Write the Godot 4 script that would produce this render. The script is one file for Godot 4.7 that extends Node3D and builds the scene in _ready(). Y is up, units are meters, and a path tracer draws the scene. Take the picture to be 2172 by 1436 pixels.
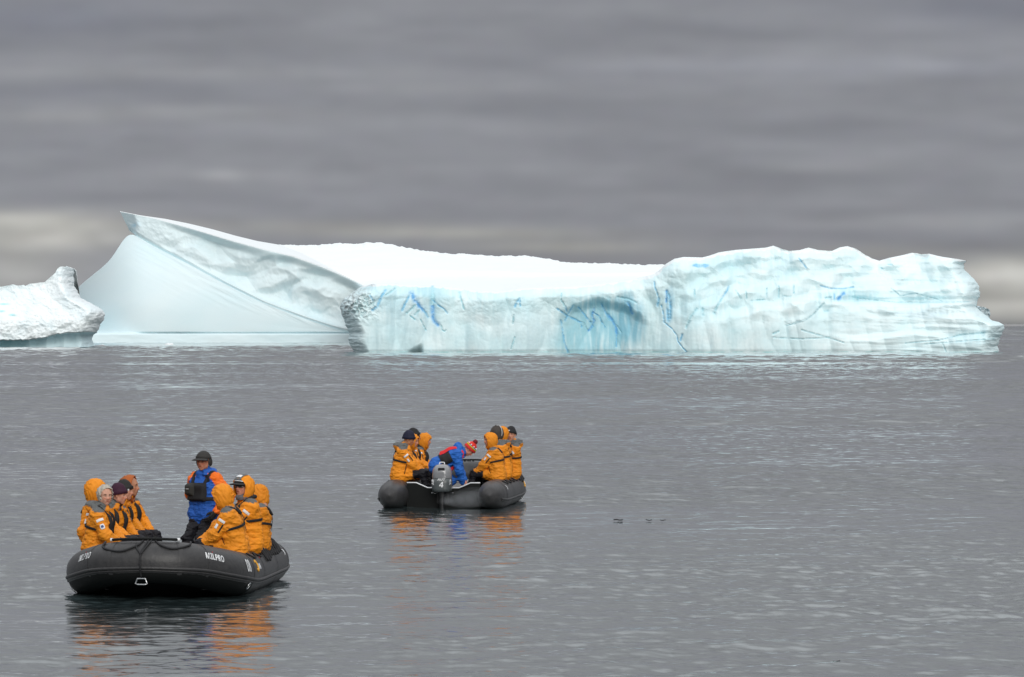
extends Node3D
# A grey polar bay: two grey inflatable boats full of people in yellow parkas, icebergs behind.
# World: y up, metres, water at y = 0; the photographer stands at (0, 3.5, 0) and looks along -z.

const EYE_HEIGHT := 3.5
const LENS := 10000.0            # focal length in photo pixels (a long telephoto)
const EXPOSURE := 1.4

var taken := {}

# ---------------------------------------------------------------- naming
func numbered(called: String) -> String:
	if not taken.has(called):
		taken[called] = 0
		return called
	taken[called] += 1
	return "%s_%03d" % [called, taken[called]]

func thing(called: String, label: String, category: String, at := Vector3.ZERO, turn := 0.0, group := "") -> Node3D:
	var o := Node3D.new()
	o.name = numbered(called)
	add_child(o)
	o.position = at
	o.rotation.y = turn
	o.set_meta("label", label)
	o.set_meta("category", category)
	if group != "":
		o.set_meta("group", group)
	return o

func part(called: String, mesh: Mesh, m: Material, parent: Node, label := "") -> MeshInstance3D:
	var o := MeshInstance3D.new()
	o.name = called
	o.mesh = mesh
	if m:
		o.material_override = m
	if label != "":
		o.set_meta("label", label)
	parent.add_child(o, true)
	return o

# ---------------------------------------------------------------- materials
func lin(c: Color) -> Color:          # a real-world (linear) base colour as the sRGB that materials want
	return c.linear_to_srgb()

func noise_of(freq: float, seed_: int, oct := 4, kind := FastNoiseLite.TYPE_SIMPLEX_SMOOTH) -> FastNoiseLite:
	var n := FastNoiseLite.new()
	n.noise_type = kind
	n.frequency = freq
	n.seed = seed_
	n.fractal_type = FastNoiseLite.FRACTAL_FBM
	n.fractal_octaves = oct
	return n

func noise_tex(size: int, freq: float, seed_: int, oct := 4, normal := false, strength := 8.0) -> NoiseTexture2D:
	var t := NoiseTexture2D.new()
	t.width = size
	t.height = size
	t.seamless = true
	t.noise = noise_of(freq, seed_, oct)
	t.as_normal_map = normal
	t.bump_strength = strength
	return t

func mat(c: Color, rough := 0.6, spec := 0.5, metal := 0.0) -> StandardMaterial3D:
	var m := StandardMaterial3D.new()
	m.albedo_color = lin(c)
	m.roughness = rough
	m.metallic_specular = spec
	m.metallic = metal
	return m

func vmat(rough := 0.7, spec := 0.4) -> StandardMaterial3D:
	var m := StandardMaterial3D.new()
	m.vertex_color_use_as_albedo = true
	m.roughness = rough
	m.metallic_specular = spec
	return m

func bumpy(m: StandardMaterial3D, tex: Texture2D, scale: float, amount: float, world := false) -> StandardMaterial3D:
	m.normal_enabled = true
	m.normal_texture = tex
	m.normal_scale = amount
	m.uv1_triplanar = true
	m.uv1_world_triplanar = world
	m.uv1_scale = Vector3.ONE * scale
	return m

# ---------------------------------------------------------------- mesh helpers
func grid_mesh(nu: int, nv: int, pos: PackedVector3Array, col := PackedColorArray(), closed_u := false) -> ArrayMesh:
	# pos[j * nu + i]; smooth normals from neighbours. Front faces follow whatever side the grid gives; the tracer draws both.
	var nor := PackedVector3Array()
	nor.resize(nu * nv)
	for j in nv:
		var j0 := maxi(j - 1, 0)
		var j1 := mini(j + 1, nv - 1)
		for i in nu:
			var i0 := i - 1
			var i1 := i + 1
			if closed_u:
				i0 = (i - 1 + nu - 1) % (nu - 1)
				i1 = (i + 1) % (nu - 1)
			else:
				i0 = maxi(i0, 0)
				i1 = mini(i1, nu - 1)
			var du := pos[j * nu + i1] - pos[j * nu + i0]
			var dv := pos[j1 * nu + i] - pos[j0 * nu + i]
			nor[j * nu + i] = du.cross(dv).normalized()
	var idx := PackedInt32Array()
	idx.resize((nu - 1) * (nv - 1) * 6)
	var k := 0
	for j in nv - 1:
		for i in nu - 1:
			var a := j * nu + i
			idx[k] = a; idx[k + 1] = a + nu; idx[k + 2] = a + 1
			idx[k + 3] = a + 1; idx[k + 4] = a + nu; idx[k + 5] = a + nu + 1
			k += 6
	var arr := []
	arr.resize(Mesh.ARRAY_MAX)
	arr[Mesh.ARRAY_VERTEX] = pos
	arr[Mesh.ARRAY_NORMAL] = nor
	arr[Mesh.ARRAY_INDEX] = idx
	if col.size():
		arr[Mesh.ARRAY_COLOR] = col
	var m := ArrayMesh.new()
	m.add_surface_from_arrays(Mesh.PRIMITIVE_TRIANGLES, arr)
	return m

func track(pts: Array, u: float) -> float:          # piecewise-linear y(x) through [x, y] pairs
	var n := pts.size()
	if u <= pts[0][0]:
		return pts[0][1]
	for k in range(1, n):
		if u <= pts[k][0]:
			var f: float = (u - pts[k - 1][0]) / maxf(pts[k][0] - pts[k - 1][0], 1e-6)
			return lerpf(pts[k - 1][1], pts[k][1], f)
	return pts[n - 1][1]

func seen(u: float, v: float, d: float) -> Vector3:    # the point at distance d that the photograph shows at pixel (u, v)
	return Vector3((u - 1086.0) / LENS * d, EYE_HEIGHT - (v - 686.0) / LENS * d, -d)

# ---------------------------------------------------------------- sky, light, camera
func gauss(x: float) -> float:
	return exp(-x * x)

func build_light() -> void:
	var cam := Camera3D.new()
	cam.name = "camera"
	add_child(cam)
	cam.position = Vector3(0, EYE_HEIGHT, 0)
	cam.rotation.x = -atan(32.0 / LENS)
	cam.fov = rad_to_deg(2.0 * atan(718.0 / LENS))
	cam.near = 0.5
	cam.far = 90000.0
	cam.current = true

	var sun := DirectionalLight3D.new()
	sun.name = "sun"
	add_child(sun)
	sun.rotation_degrees = Vector3(-23, 14, 0)      # behind and to the right of the photographer, behind thick cloud
	sun.light_energy = 0.36
	sun.light_angular_distance = 30.0
	sun.light_color = Color(1.0, 0.985, 0.96)
	sun.shadow_enabled = true

	var env := Environment.new()
	env.background_mode = Environment.BG_SKY
	var sky := Sky.new()
	var pano := PanoramaSkyMaterial.new()
	pano.panorama = ImageTexture.create_from_image(sky_image())
	sky.sky_material = pano
	env.sky = sky
	env.background_energy_multiplier = 1.0
	env.tonemap_mode = Environment.TONE_MAPPER_LINEAR
	env.tonemap_exposure = EXPOSURE
	env.sdfgi_enabled = true
	env.ssao_enabled = true
	env.ssil_enabled = true
	env.volumetric_fog_enabled = true
	env.volumetric_fog_density = 0.0
	var we := WorldEnvironment.new()
	we.name = "world"
	we.environment = env
	add_child(we)

func sky_rise(e: float) -> float:      # an overcast sky brightens from the horizon to the zenith
	var s := sin(maxf(e, 0.0))
	return 1.0 + 1.3 * s + 2.3 * smoothstep(0.22, 0.66, s)

func sky_image() -> Image:
	var w := 4096
	var h := 2048
	var cw := 512
	var ch := 256
	var broad := noise_of(1.0, 11, 4)
	var img := Image.create(cw, ch, false, Image.FORMAT_RGB8)
	for j in ch:
		var e := (0.5 - (j + 0.5) / ch) * PI
		for i in cw:
			var a := (i + 0.5) / cw * TAU
			var d := Vector3(cos(e) * sin(a), sin(e), -cos(e) * cos(a))
			var s := broad.get_noise_3d(d.x * 1.6, d.y * 6.0, d.z * 1.6)
			var l := 0.262 * sky_rise(e) * (1.0 + 0.16 * s) / EXPOSURE
			if e < 0.0:
				l = 0.12
			img.set_pixel(i, j, Color(l * 0.975, l * 1.0, l * 1.04).linear_to_srgb())
	img.resize(w, h, Image.INTERPOLATE_CUBIC)
	# the low sky, finer: long level bands of stratus
	var streak := noise_of(1.0, 5, 5)
	var patch := noise_of(1.0, 23, 3)
	var tint := noise_of(1.0, 31, 3)
	# [u, v, half width, half height, change of tone, warmth] of the bands and rifts the photograph shows
	var bands := [
		[10, 570, 190, 85, 24, 0.55], [2165, 610, 120, 70, 14, 0.6],
		[40, 466, 200, 20, 32, 0.75], [150, 505, 260, 24, 22, 0.6], [330, 480, 260, 12, 12, 0.3], [60, 420, 500, 18, -9, 0.0], [980, 494, 330, 12, 18, 0.7], [1190, 520, 240, 10, 15, 0.8], [700, 480, 200, 14, 6, 0.4],
		[2150, 582, 160, 34, 54, 0.85], [2160, 655, 160, 22, 42, 0.9], [2140, 620, 150, 14, -10, 0.2], [2130, 525, 180, 16, -14, 0.0], [1850, 536, 160, 14, 10, 0.6], [1300, 545, 300, 12, -4, 0.2], [1980, 470, 260, 12, 12, 0.2],
		[250, 92, 500, 22, -8, 0.0], [330, 155, 420, 9, 9, 0.1], [230, 195, 420, 16, -10, -0.1], [380, 242, 420, 10, 8, 0.2], [120, 250, 130, 8, 6, 0.1], [480, 378, 46, 8, 22, 0.1], [470, 372, 160, 7, 7, 0.1],
		[1500, 140, 520, 14, 11, -0.05], [1950, 140, 300, 24, 8, -0.1], [900, 190, 260, 10, 6, 0.1], [1250, 225, 330, 24, -10, 0.0], [1750, 270, 380, 18, -8, 0.0], [1750, 352, 160, 9, 10, 0.1], [1500, 395, 420, 20, -7, 0.0], [2050, 320, 220, 8, 6, 0.0],
		[100, 40, 260, 40, -3, -0.25], [2100, 20, 260, 40, -4, -0.25], [700, 60, 380, 30, 3, 0.0]]
	var rows := int(0.5 * h)
	var first := int((0.5 - deg_to_rad(9.0) / PI) * h)
	for j in range(first, rows + 1):
		var e := (0.5 - (j + 0.5) / h) * PI
		var blend := clampf((deg_to_rad(9.0) - e) / deg_to_rad(4.0), 0.0, 1.0)
		var v := 686.0 - tan(e) * LENS
		for i in w:
			var a := (i + 0.5) / w * TAU
			if a > PI:
				a -= TAU
			var u := 1086.0 + tan(clampf(a, -1.2, 1.2)) * LENS
			var bend := 9.0 * patch.get_noise_3d(cos(a) * 9.0, 3.0, sin(a) * 9.0)
			var x := cos(a) * 16.0
			var z := sin(a) * 16.0
			var vy := (v + bend * 2.5) * (0.017 + 0.006 * clampf(v / 600.0, 0.0, 1.0))
			var s := streak.get_noise_3d(x, vy, z)
			var f := streak.get_noise_3d(x * 2.4 + 40.0, vy * 4.2, z * 2.4)
			var g := 139.0 - 6.0 * smoothstep(160.0, 0.0, v) + 11.0 * s + 7.0 * f + 9.0 * patch.get_noise_3d(x * 0.35, vy * 0.35 + 9.0, z * 0.35)
			var warm := 0.05 * tint.get_noise_3d(x * 0.5, vy * 0.8, z * 0.5)
			# rifts of lighter, warmer cloud low down, all round the horizon
			var low := gauss((v - 540.0) / 110.0)
			var rift := maxf(0.0, patch.get_noise_3d(x * 0.6, vy * 0.9 + 30.0, z * 0.6)) * low
			var aside := smoothstep(0.12, 0.24, absf(a))
			g += 60.0 * rift * aside
			warm += 0.8 * rift * aside
			if absf(a) < 0.26:
				for b in bands:
					var k: float = (u - b[0]) / b[2]
					var q: float = (v + bend * 0.6 - b[1]) / b[3]
					if absf(k) < 2.6 and absf(q) < 2.6:
						var t := gauss(k) * gauss(q)
						g += b[4] * t * (1.0 + 0.5 * f)
						warm += b[5] * t
			warm = clampf(warm, -0.3, 0.8)
			g = clampf(g, 96.0, 215.0)
			var c := Color((g - 1.0 + 6.0 * warm) / 255.0, (g + 1.0 + 3.0 * warm) / 255.0, (g + 7.0 - 10.0 * warm) / 255.0).srgb_to_linear()
			c = Color(c.r / EXPOSURE, c.g / EXPOSURE, c.b / EXPOSURE) * sky_rise(e)
			c = c.linear_to_srgb()
			if blend < 1.0:
				c = img.get_pixel(i, j).lerp(c, blend)
			img.set_pixel(i, j, c)
	return img

# ---------------------------------------------------------------- water
func sea_patch(x0: float, x1: float, zs: PackedFloat32Array, dx: float, shortest: float, count: int, slope: float, chop_size: float, chop_height: float, seed_: int, sink := 0.0) -> ArrayMesh:
	# a sheet of water: wind ripples that run every which way, from SHORTEST metres up, and a little chop; SINK tucks the near edge under the sheet before it
	var nu := int((x1 - x0) / dx) + 1
	var nv := zs.size()
	var chop := noise_of(1.0 / chop_size, seed_ + 1, 2)
	var rng := RandomNumberGenerator.new()
	rng.seed = seed_
	var kx := PackedFloat32Array()
	var kz := PackedFloat32Array()
	var ph := PackedFloat32Array()
	var am := PackedFloat32Array()
	for k in count:
		var length := shortest * pow(1.125, k)
		var dir := clampf(rng.randfn(0.15, 0.85), -1.5, 1.5)
		var kk := TAU / length
		kx.append(sin(dir) * kk)
		kz.append(cos(dir) * kk)
		ph.append(rng.randf() * TAU)
		am.append(slope * (0.7 + 0.6 * rng.randf()) * (1.0 if k < count * 0.75 else 0.5) / kk)
	var gust := noise_of(0.022 / shortest, 3, 3)
	var pos := PackedVector3Array()
	pos.resize(nu * nv)
	for j in nv:
		var z := -zs[j]
		var tuck := sink * smoothstep(zs[0] + 2.0, zs[0], zs[j])
		for i in nu:
			var x := x0 + (x1 - x0) * i / (nu - 1)
			var y := 0.0
			for q in count:
				y += am[q] * sin(kx[q] * x + kz[q] * z + ph[q])
			y += chop_height * chop.get_noise_2d(x * 0.8, z)
			y *= clampf(0.95 + 1.0 * gust.get_noise_2d(x * 0.5, z * 0.7), 0.4, 1.8)
			pos[j * nu + i] = Vector3(x, y - tuck, z)
	return grid_mesh(nu, nv, pos)

func steps(from: float, to: float, step: float, grow := 0.0) -> PackedFloat32Array:
	var out := PackedFloat32Array()
	var d := from
	while d < to - step * 0.4:
		out.append(d)
		d += step + (d - from) * grow
	out.append(to)
	return out

func build_water() -> void:
	# near water with every ripple modelled, then coarser waves further out, then the open sea
	var mesh := sea_patch(-13.1, 13.1, steps(39.5, 80.1, 0.07), 0.07, 0.30, 21, 0.023, 0.3, 0.014, 77)
	var second := sea_patch(-22.1, 22.1, steps(80.0, 163.0, 0.09, 0.002), 0.14, 0.30, 21, 0.023, 0.3, 0.014, 77)
	var middle := sea_patch(-56.0, 56.0, steps(160.0, 425.0, 0.22, 0.0012), 0.36, 0.75, 16, 0.029, 0.8, 0.03, 81, 0.3)
	var third := sea_patch(-125.5, 125.5, steps(421.0, 1001.0, 0.6, 0.0006), 1.3, 2.2, 12, 0.034, 2.4, 0.12, 79, 0.6)
	var fourth := sea_patch(95.0, 620.0, steps(1000.0, 5200.0, 2.2, 0.0008), 7.0, 9.0, 10, 0.045, 9.0, 0.5, 80, 2.0)
	for m in [second, middle, third, fourth]:
		mesh.add_surface_from_arrays(Mesh.PRIMITIVE_TRIANGLES, m.surface_get_arrays(0))
	var R := 45000.0
	var sheet := SurfaceTool.new()
	sheet.begin(Mesh.PRIMITIVE_TRIANGLES)
	for q in [[-R, R, -40.0, 300.0], [-R, -13.0, -80.0, -40.0], [13.0, R, -80.0, -40.0], [-R, -22.0, -160.0, -80.0], [22.0, R, -160.0, -80.0], [-R, -55.0, -425.0, -160.0], [55.0, R, -425.0, -160.0], [-R, -125.0, -1000.0, -425.0], [125.0, R, -1000.0, -425.0], [-R, R, -R, -1000.0]]:
		var c := [Vector3(q[0], 0, q[2]), Vector3(q[1], 0, q[2]), Vector3(q[1], 0, q[3]), Vector3(q[0], 0, q[3])]
		for t in [0, 1, 2, 0, 2, 3]:
			sheet.set_normal(Vector3.UP)
			sheet.add_vertex(c[t])
	sheet.commit(mesh)
	var m := mat(Color(0.056, 0.082, 0.086), 0.08, 0.5)
	m.clearcoat_enabled = true
	m.clearcoat = 1.0
	m.clearcoat_roughness = 0.08
	m.normal_enabled = true
	m.normal_texture = noise_tex(512, 0.03, 9, 4, true, 8.0)
	m.normal_scale = 0.25
	m.uv1_triplanar = true
	m.uv1_world_triplanar = true
	m.uv1_scale = Vector3.ONE * 0.3
	var o := part("sea_water", mesh, m, self)
	o.set_meta("kind", "structure")
	o.set_meta("label", "calm grey sea rippled by a light breeze")

# ---------------------------------------------------------------- icebergs
var n_big: FastNoiseLite
var n_mid: FastNoiseLite
var n_fine: FastNoiseLite
var n_ridge: FastNoiseLite
var n_soft: FastNoiseLite
var snow_mat: StandardMaterial3D
var ice_mat: StandardMaterial3D

const SNOW := Color(0.835, 0.875, 0.89)
const ICE := Color(0.64, 0.86, 0.90)

# cracks and veins of dense blue ice on the cliff: [half width in photo pixels, colour, u, v, u, v ...]
var DEEP := Color(0.10, 0.38, 0.74)
var BLUE := Color(0.22, 0.55, 0.78)
var TEAL := Color(0.40, 0.68, 0.75)
var veins := []

func make_veins() -> void:
	veins = [
		[2.6, BLUE, 818, 616, 808, 630, 803, 642, 800, 650, 790, 657], [1.6, BLUE, 785, 627, 791, 637], [2.2, TEAL, 838, 612, 826, 622, 818, 626],
		[2.4, BLUE, 874, 620, 866, 632, 858, 647, 853, 658], [4.6, DEEP, 873, 622, 880, 636, 890, 650, 897, 657], [2.2, BLUE, 897, 657, 903, 664, 908, 672], [2.0, TEAL, 882, 646, 872, 656, 863, 664],
		[3.2, TEAL, 918, 606, 917, 630, 916, 645], [4.0, DEEP, 917, 650, 918, 672, 922, 682, 929, 689], [1.6, BLUE, 917, 636, 930, 648, 942, 656, 949, 664], [1.6, TEAL, 974, 620, 978, 636, 984, 656], [1.2, TEAL, 936, 690, 938, 700, 942, 703, 946, 700], [1.2, TEAL, 870, 670, 880, 678],
		[1.6, TEAL, 880, 668, 893, 655], [1.2, TEAL, 903, 700, 892, 678],
		[2.6, BLUE, 1102, 634, 1096, 642, 1092, 650], [1.6, BLUE, 1103, 636, 1103, 650], [1.3, TEAL, 1090, 668, 1088, 686], [1.0, TEAL, 1092, 715, 1084, 740],
		[1.4, TEAL, 1191, 622, 1190, 638, 1196, 645, 1197, 654], [1.9, BLUE, 1190, 680, 1194, 705, 1197, 726, 1203, 742, 1206, 750], [1.9, BLUE, 1182, 655, 1192, 662, 1203, 670, 1218, 677, 1232, 684, 1234, 693],
		[1.9, BLUE, 1216, 648, 1206, 664, 1199, 680], [1.6, BLUE, 1200, 650, 1202, 660], [1.6, BLUE, 1227, 652, 1240, 668, 1252, 683, 1258, 692], [1.9, DEEP, 1260, 655, 1256, 668, 1260, 680, 1255, 693, 1248, 702], [1.1, BLUE, 1260, 664, 1270, 670, 1277, 684, 1283, 694],
		[2.0, BLUE, 1276, 645, 1284, 662, 1292, 677, 1298, 680], [2.4, DEEP, 1290, 668, 1302, 684, 1307, 694, 1308, 708], [1.3, BLUE, 1308, 708, 1307, 735], [1.2, TEAL, 1308, 690, 1318, 706], [2.6, DEEP, 1332, 642, 1337, 653, 1341, 665], [1.1, TEAL, 1238, 684, 1246, 700],
		[1.6, TEAL, 1310, 630, 1335, 635, 1350, 642],
		[1.5, BLUE, 1388, 597, 1389, 610, 1394, 622, 1397, 632], [2.8, BLUE, 1397, 634, 1395, 648], [1.8, BLUE, 1403, 648, 1407, 665, 1409, 684], [1.1, BLUE, 1409, 684, 1425, 697, 1436, 712, 1438, 724, 1448, 738, 1458, 748],
		[2.4, DEEP, 1414, 617, 1413, 640], [2.6, BLUE, 1415, 618, 1420, 630, 1422, 650, 1421, 675], [2.6, BLUE, 1416, 656, 1417, 680], [1.3, TEAL, 1473, 615, 1474, 630], [2.2, BLUE, 1447, 710, 1443, 722], [2.4, TEAL, 1478, 655, 1465, 672, 1455, 695], [2.0, TEAL, 1490, 655, 1491, 668],
		[2.0, BLUE, 1546, 608, 1540, 620, 1532, 632], [2.4, TEAL, 1532, 632, 1522, 648, 1515, 664], [1.2, TEAL, 1560, 615, 1572, 634], [1.4, TEAL, 1582, 618, 1584, 634], [1.3, TEAL, 1652, 607, 1652, 632], [1.0, TEAL, 1626, 612, 1626, 630], [1.1, TEAL, 1684, 605, 1684, 622], [0.9, TEAL, 1592, 638, 1625, 635], [0.9, TEAL, 1660, 628, 1678, 629],
		[1.4, BLUE, 1740, 606, 1762, 612, 1790, 612, 1810, 609], [3.4, DEEP, 1790, 622, 1778, 634], [2.2, BLUE, 1770, 624, 1770, 636], [1.6, TEAL, 1752, 632, 1762, 631], [1.2, TEAL, 1748, 643, 1736, 654, 1726, 666, 1712, 677], [0.8, TEAL, 1712, 677, 1690, 684, 1668, 691], [1.6, TEAL, 1652, 703, 1640, 708], [2.0, TEAL, 1748, 660, 1756, 659],
		[1.0, TEAL, 1700, 700, 1745, 713, 1790, 727], [0.9, TEAL, 1800, 628, 1850, 636, 1900, 641, 1990, 641, 2060, 640], [0.8, TEAL, 1890, 611, 1910, 628, 1940, 622, 1980, 632, 2000, 640], [0.8, TEAL, 1640, 716, 1700, 719, 1760, 716], [1.6, TEAL, 1866, 568, 1872, 570], [2.0, TEAL, 1884, 561, 1892, 562],
		[0.9, TEAL, 1960, 730, 2010, 726, 2060, 722, 2110, 718], [0.9, TEAL, 1920, 728, 1990, 722, 2040, 710, 2090, 706], [0.8, TEAL, 2000, 730, 2008, 750], [1.6, BLUE, 1695, 548, 1704, 560, 1710, 568],
		[1.4, TEAL, 1484, 566, 1496, 563]]

func vein_at(u: float, v: float) -> Array:        # [share, colour] of the vein nearest to that spot of the face
	var best := 0.0
	var col := BLUE
	for q in veins:
		var w: float = q[0]
		if u < q[-1][0] - 8.0 or u > q[-1][1] + 8.0 or v < q[-1][2] - 8.0 or v > q[-1][3] + 8.0:
			continue
		var n: int = (q.size() - 3) / 2
		for k in n - 1:
			var a := Vector2(q[2 + 2 * k], q[3 + 2 * k])
			var b := Vector2(q[4 + 2 * k], q[5 + 2 * k])
			var p := Vector2(u, v)
			var ab := b - a
			var t := clampf((p - a).dot(ab) / ab.length_squared(), 0.0, 1.0)
			var r := p.distance_to(a + ab * t)
			var s := gauss(r / (w * 1.05)) * clampf(0.85 + 0.9 * n_fine.get_noise_2d(u * 0.11, v * 0.11), 0.3, 1.0)
			if s > best:
				best = s
				col = q[1]
	return [best, col]

func box_veins() -> void:
	for q in veins:
		var us := []
		var vs := []
		for k in range(2, q.size(), 2):
			us.append(q[k])
			vs.append(q[k + 1])
		q.append([us.min(), us.max(), vs.min(), vs.max()])

# patches of clearer, bluer ice: [u, v, half width, half height, colour, share]
var stains := [
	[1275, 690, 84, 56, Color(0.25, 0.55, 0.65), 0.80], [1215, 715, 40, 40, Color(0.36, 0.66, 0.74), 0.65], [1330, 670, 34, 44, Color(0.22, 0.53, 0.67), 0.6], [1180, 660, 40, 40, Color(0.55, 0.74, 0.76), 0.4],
	[870, 640, 70, 34, Color(0.50, 0.72, 0.79), 0.5], [910, 614, 26, 18, Color(0.42, 0.68, 0.75), 0.7], [815, 612, 30, 12, Color(0.52, 0.74, 0.79), 0.6], [960, 618, 50, 16, Color(0.52, 0.75, 0.80), 0.5], [880, 680, 60, 30, Color(0.55, 0.74, 0.79), 0.5], [830, 728, 60, 16, Color(0.55, 0.71, 0.74), 0.5], [1040, 640, 40, 24, Color(0.55, 0.76, 0.80), 0.45],
	[1440, 590, 46, 16, Color(0.55, 0.74, 0.76), 0.5], [1560, 560, 60, 20, Color(0.58, 0.78, 0.83), 0.55], [1660, 562, 30, 26, Color(0.55, 0.75, 0.80), 0.55], [1485, 563, 16, 4, Color(0.15, 0.5, 0.85), 0.9], [1420, 648, 10, 34, Color(0.30, 0.62, 0.80), 0.5], [1470, 660, 26, 30, Color(0.52, 0.77, 0.83), 0.5],
	[1385, 660, 18, 60, Color(0.52, 0.72, 0.74), 0.45], [1530, 640, 30, 30, Color(0.55, 0.78, 0.83), 0.4], [1660, 618, 50, 16, Color(0.60, 0.79, 0.83), 0.45], [1800, 628, 60, 12, Color(0.48, 0.76, 0.84), 0.5], [1930, 630, 70, 12, Color(0.58, 0.79, 0.84), 0.4], [2060, 715, 60, 16, Color(0.55, 0.78, 0.84), 0.4], [1950, 665, 60, 8, Color(0.60, 0.76, 0.84), 0.35], [1120, 700, 60, 40, Color(0.70, 0.85, 0.89), 0.4], [1775, 590, 16, 8, Color(0.58, 0.68, 0.70), 0.5]]

func ice_colour(u: float, v: float, p: Vector3, base: Color) -> Color:
	var c := base
	var warp_u := u + 9.0 * n_mid.get_noise_2d(p.x * 1.1, p.y * 0.6)
	var warp_v := v + 7.0 * n_mid.get_noise_2d(p.x * 0.8 + 50.0, p.y * 1.3)
	var run := n_fine.get_noise_2d(p.x * 1.7, p.y * 0.22)           # runnels: streaks down the face
	var lay := n_fine.get_noise_2d(p.x * 0.16 + 9.0, p.y * 2.3)     # layers of old snowfall
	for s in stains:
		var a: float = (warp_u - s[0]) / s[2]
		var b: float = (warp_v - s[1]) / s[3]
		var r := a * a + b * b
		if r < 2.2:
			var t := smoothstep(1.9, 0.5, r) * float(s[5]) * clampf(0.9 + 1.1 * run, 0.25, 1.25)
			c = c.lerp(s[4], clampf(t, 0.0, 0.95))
	var right := smoothstep(1500.0, 1750.0, u)
	var t2 := clampf(0.04 + 0.36 * lerpf(run, lay, right), 0.0, 0.4)
	c = c.lerp(Color(0.56, 0.77, 0.83), t2)
	return c

# A berg whose face is seen from the sea. rim: [u, v] along its top; left, right: [v, u] of its ends; base: v of the water line.
func berg_face(called: String, parent: Node3D, rim: Array, left: Array, right: Array, base: float, d0: float, nu: int, nv: int, push: Callable, tone: Callable, back: float, m: Material) -> MeshInstance3D:
	var under := 5
	var over := 14
	var rows := under + nv + over
	var pos := PackedVector3Array()
	var col := PackedColorArray()
	pos.resize(nu * rows)
	col.resize(nu * rows)
	for i in nu:
		var s := float(i) / (nu - 1)
		var vt := 600.0
		var ut := 0.0
		for k in 5:
			ut = lerpf(track(left, vt), track(right, vt), s)
			vt = track(rim, ut)
		var end := minf(s, 1.0 - s) * (track(right, vt) - track(left, vt))
		var turn := 0.0
		if end < 34.0:
			var q := 1.0 - end / 34.0
			turn = 1.0 - sqrt(maxf(0.0, 1.0 - q * q))
		var top := Vector3.ZERO
		for j in under + nv:
			var t := maxf(0.0, float(j - under) / (nv - 1))
			var v := lerpf(base, vt, t)
			var u := lerpf(track(left, v), track(right, v), s)
			u += (1.0 - clampf(end / 60.0, 0.0, 1.0)) * (3.2 * n_fine.get_noise_2d(v * 0.10, u * 0.03) + 1.2 * n_fine.get_noise_2d(v * 0.3, u * 0.15))
			var d: float = d0 + push.call(u, v, t, s) + turn * back * 0.32 + turn * 1.2 * n_fine.get_noise_2d(v * 0.08, u * 0.1)
			var p := seen(u, v, d0)
			p.x += turn * 0.0
			p.z = -d
			if j < under:
				p.y = -0.55 * (under - j) - 0.0
				p.z += 0.0
			# keep the outline at its own distance: a point further back stands wider and higher by the same angle
			var far := d / d0
			p.x *= far
			if j >= under:
				p.y = EYE_HEIGHT + (p.y - EYE_HEIGHT) * lerpf(1.0, far, clampf(t * 3.0, 0.0, 1.0))
			pos[j * nu + i] = p
			col[j * nu + i] = tone.call(u, v, p, t)
			top = p
		for j in over:
			var t := float(j + 1) / over
			var p := top
			p.z -= t * back * (1.0 - 0.75 * turn)
			var sink := t * t * (top.y + 3.0) if t > 0.35 else t * 1.2
			p.y = top.y - maxf(sink, t * 1.2)
			if t > 0.98:
				p.y = -3.0
			p += Vector3(0, 0.35 * n_mid.get_noise_3d(p.x, p.y, p.z), 0)
			pos[(under + nv + j) * nu + i] = p
			col[(under + nv + j) * nu + i] = SNOW
	return part(called, grid_mesh(nu, rows, pos, col), m, parent)

# A surface through rows of [u, v, distance] points, each row running from left to right.
func berg_rows(called: String, parent: Node3D, rows: Array, nu: int, each: Array, shape: Callable, tone: Callable, m: Material, ease := 3) -> MeshInstance3D:
	var n := rows.size()
	var rails := []
	for r in rows:
		var line := PackedVector3Array()
		line.resize(nu)
		var u0: float = r[0][0]
		var u1: float = r[r.size() - 1][0]
		var uv := []
		var ud := []
		for q in r:
			uv.append([q[0], q[1]])
			ud.append([q[0], q[2]])
		for i in nu:
			var u := lerpf(u0, u1, float(i) / (nu - 1))
			line[i] = Vector3(u, track(uv, u), track(ud, u))
		# ease the corners of the polyline
		for pass_ in ease:
			for i in range(1, nu - 1):
				line[i] = line[i] * 0.5 + (line[i - 1] + line[i + 1]) * 0.25
		rails.append(line)
	var total := 1
	for e in each:
		total += e
	var pos := PackedVector3Array()
	var col := PackedColorArray()
	pos.resize(nu * total)
	col.resize(nu * total)
	var j := 0
	for k in n - 1:
		var steps: int = each[k] + (1 if k == n - 2 else 0)
		for q in steps:
			var t: float = float(q) / each[k]
			for i in nu:
				var a: Vector3 = rails[maxi(k - 1, 0)][i]
				var b: Vector3 = rails[k][i]
				var c: Vector3 = rails[k + 1][i]
				var e: Vector3 = rails[mini(k + 2, n - 1)][i]
				var f := b.lerp(c, t)
				if shape.call(k):
					f = b.cubic_interpolate(c, a, e, t)
				var p := seen(f.x, f.y, f.z)
				var s := float(i) / (nu - 1)
				var r: Array = tone.call(f.x, f.y, p, k + t, s)
				pos[j * nu + i] = p + r[1]
				col[j * nu + i] = r[0]
			j += 1
	return part(called, grid_mesh(nu, total, pos, col), m, parent)

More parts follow.
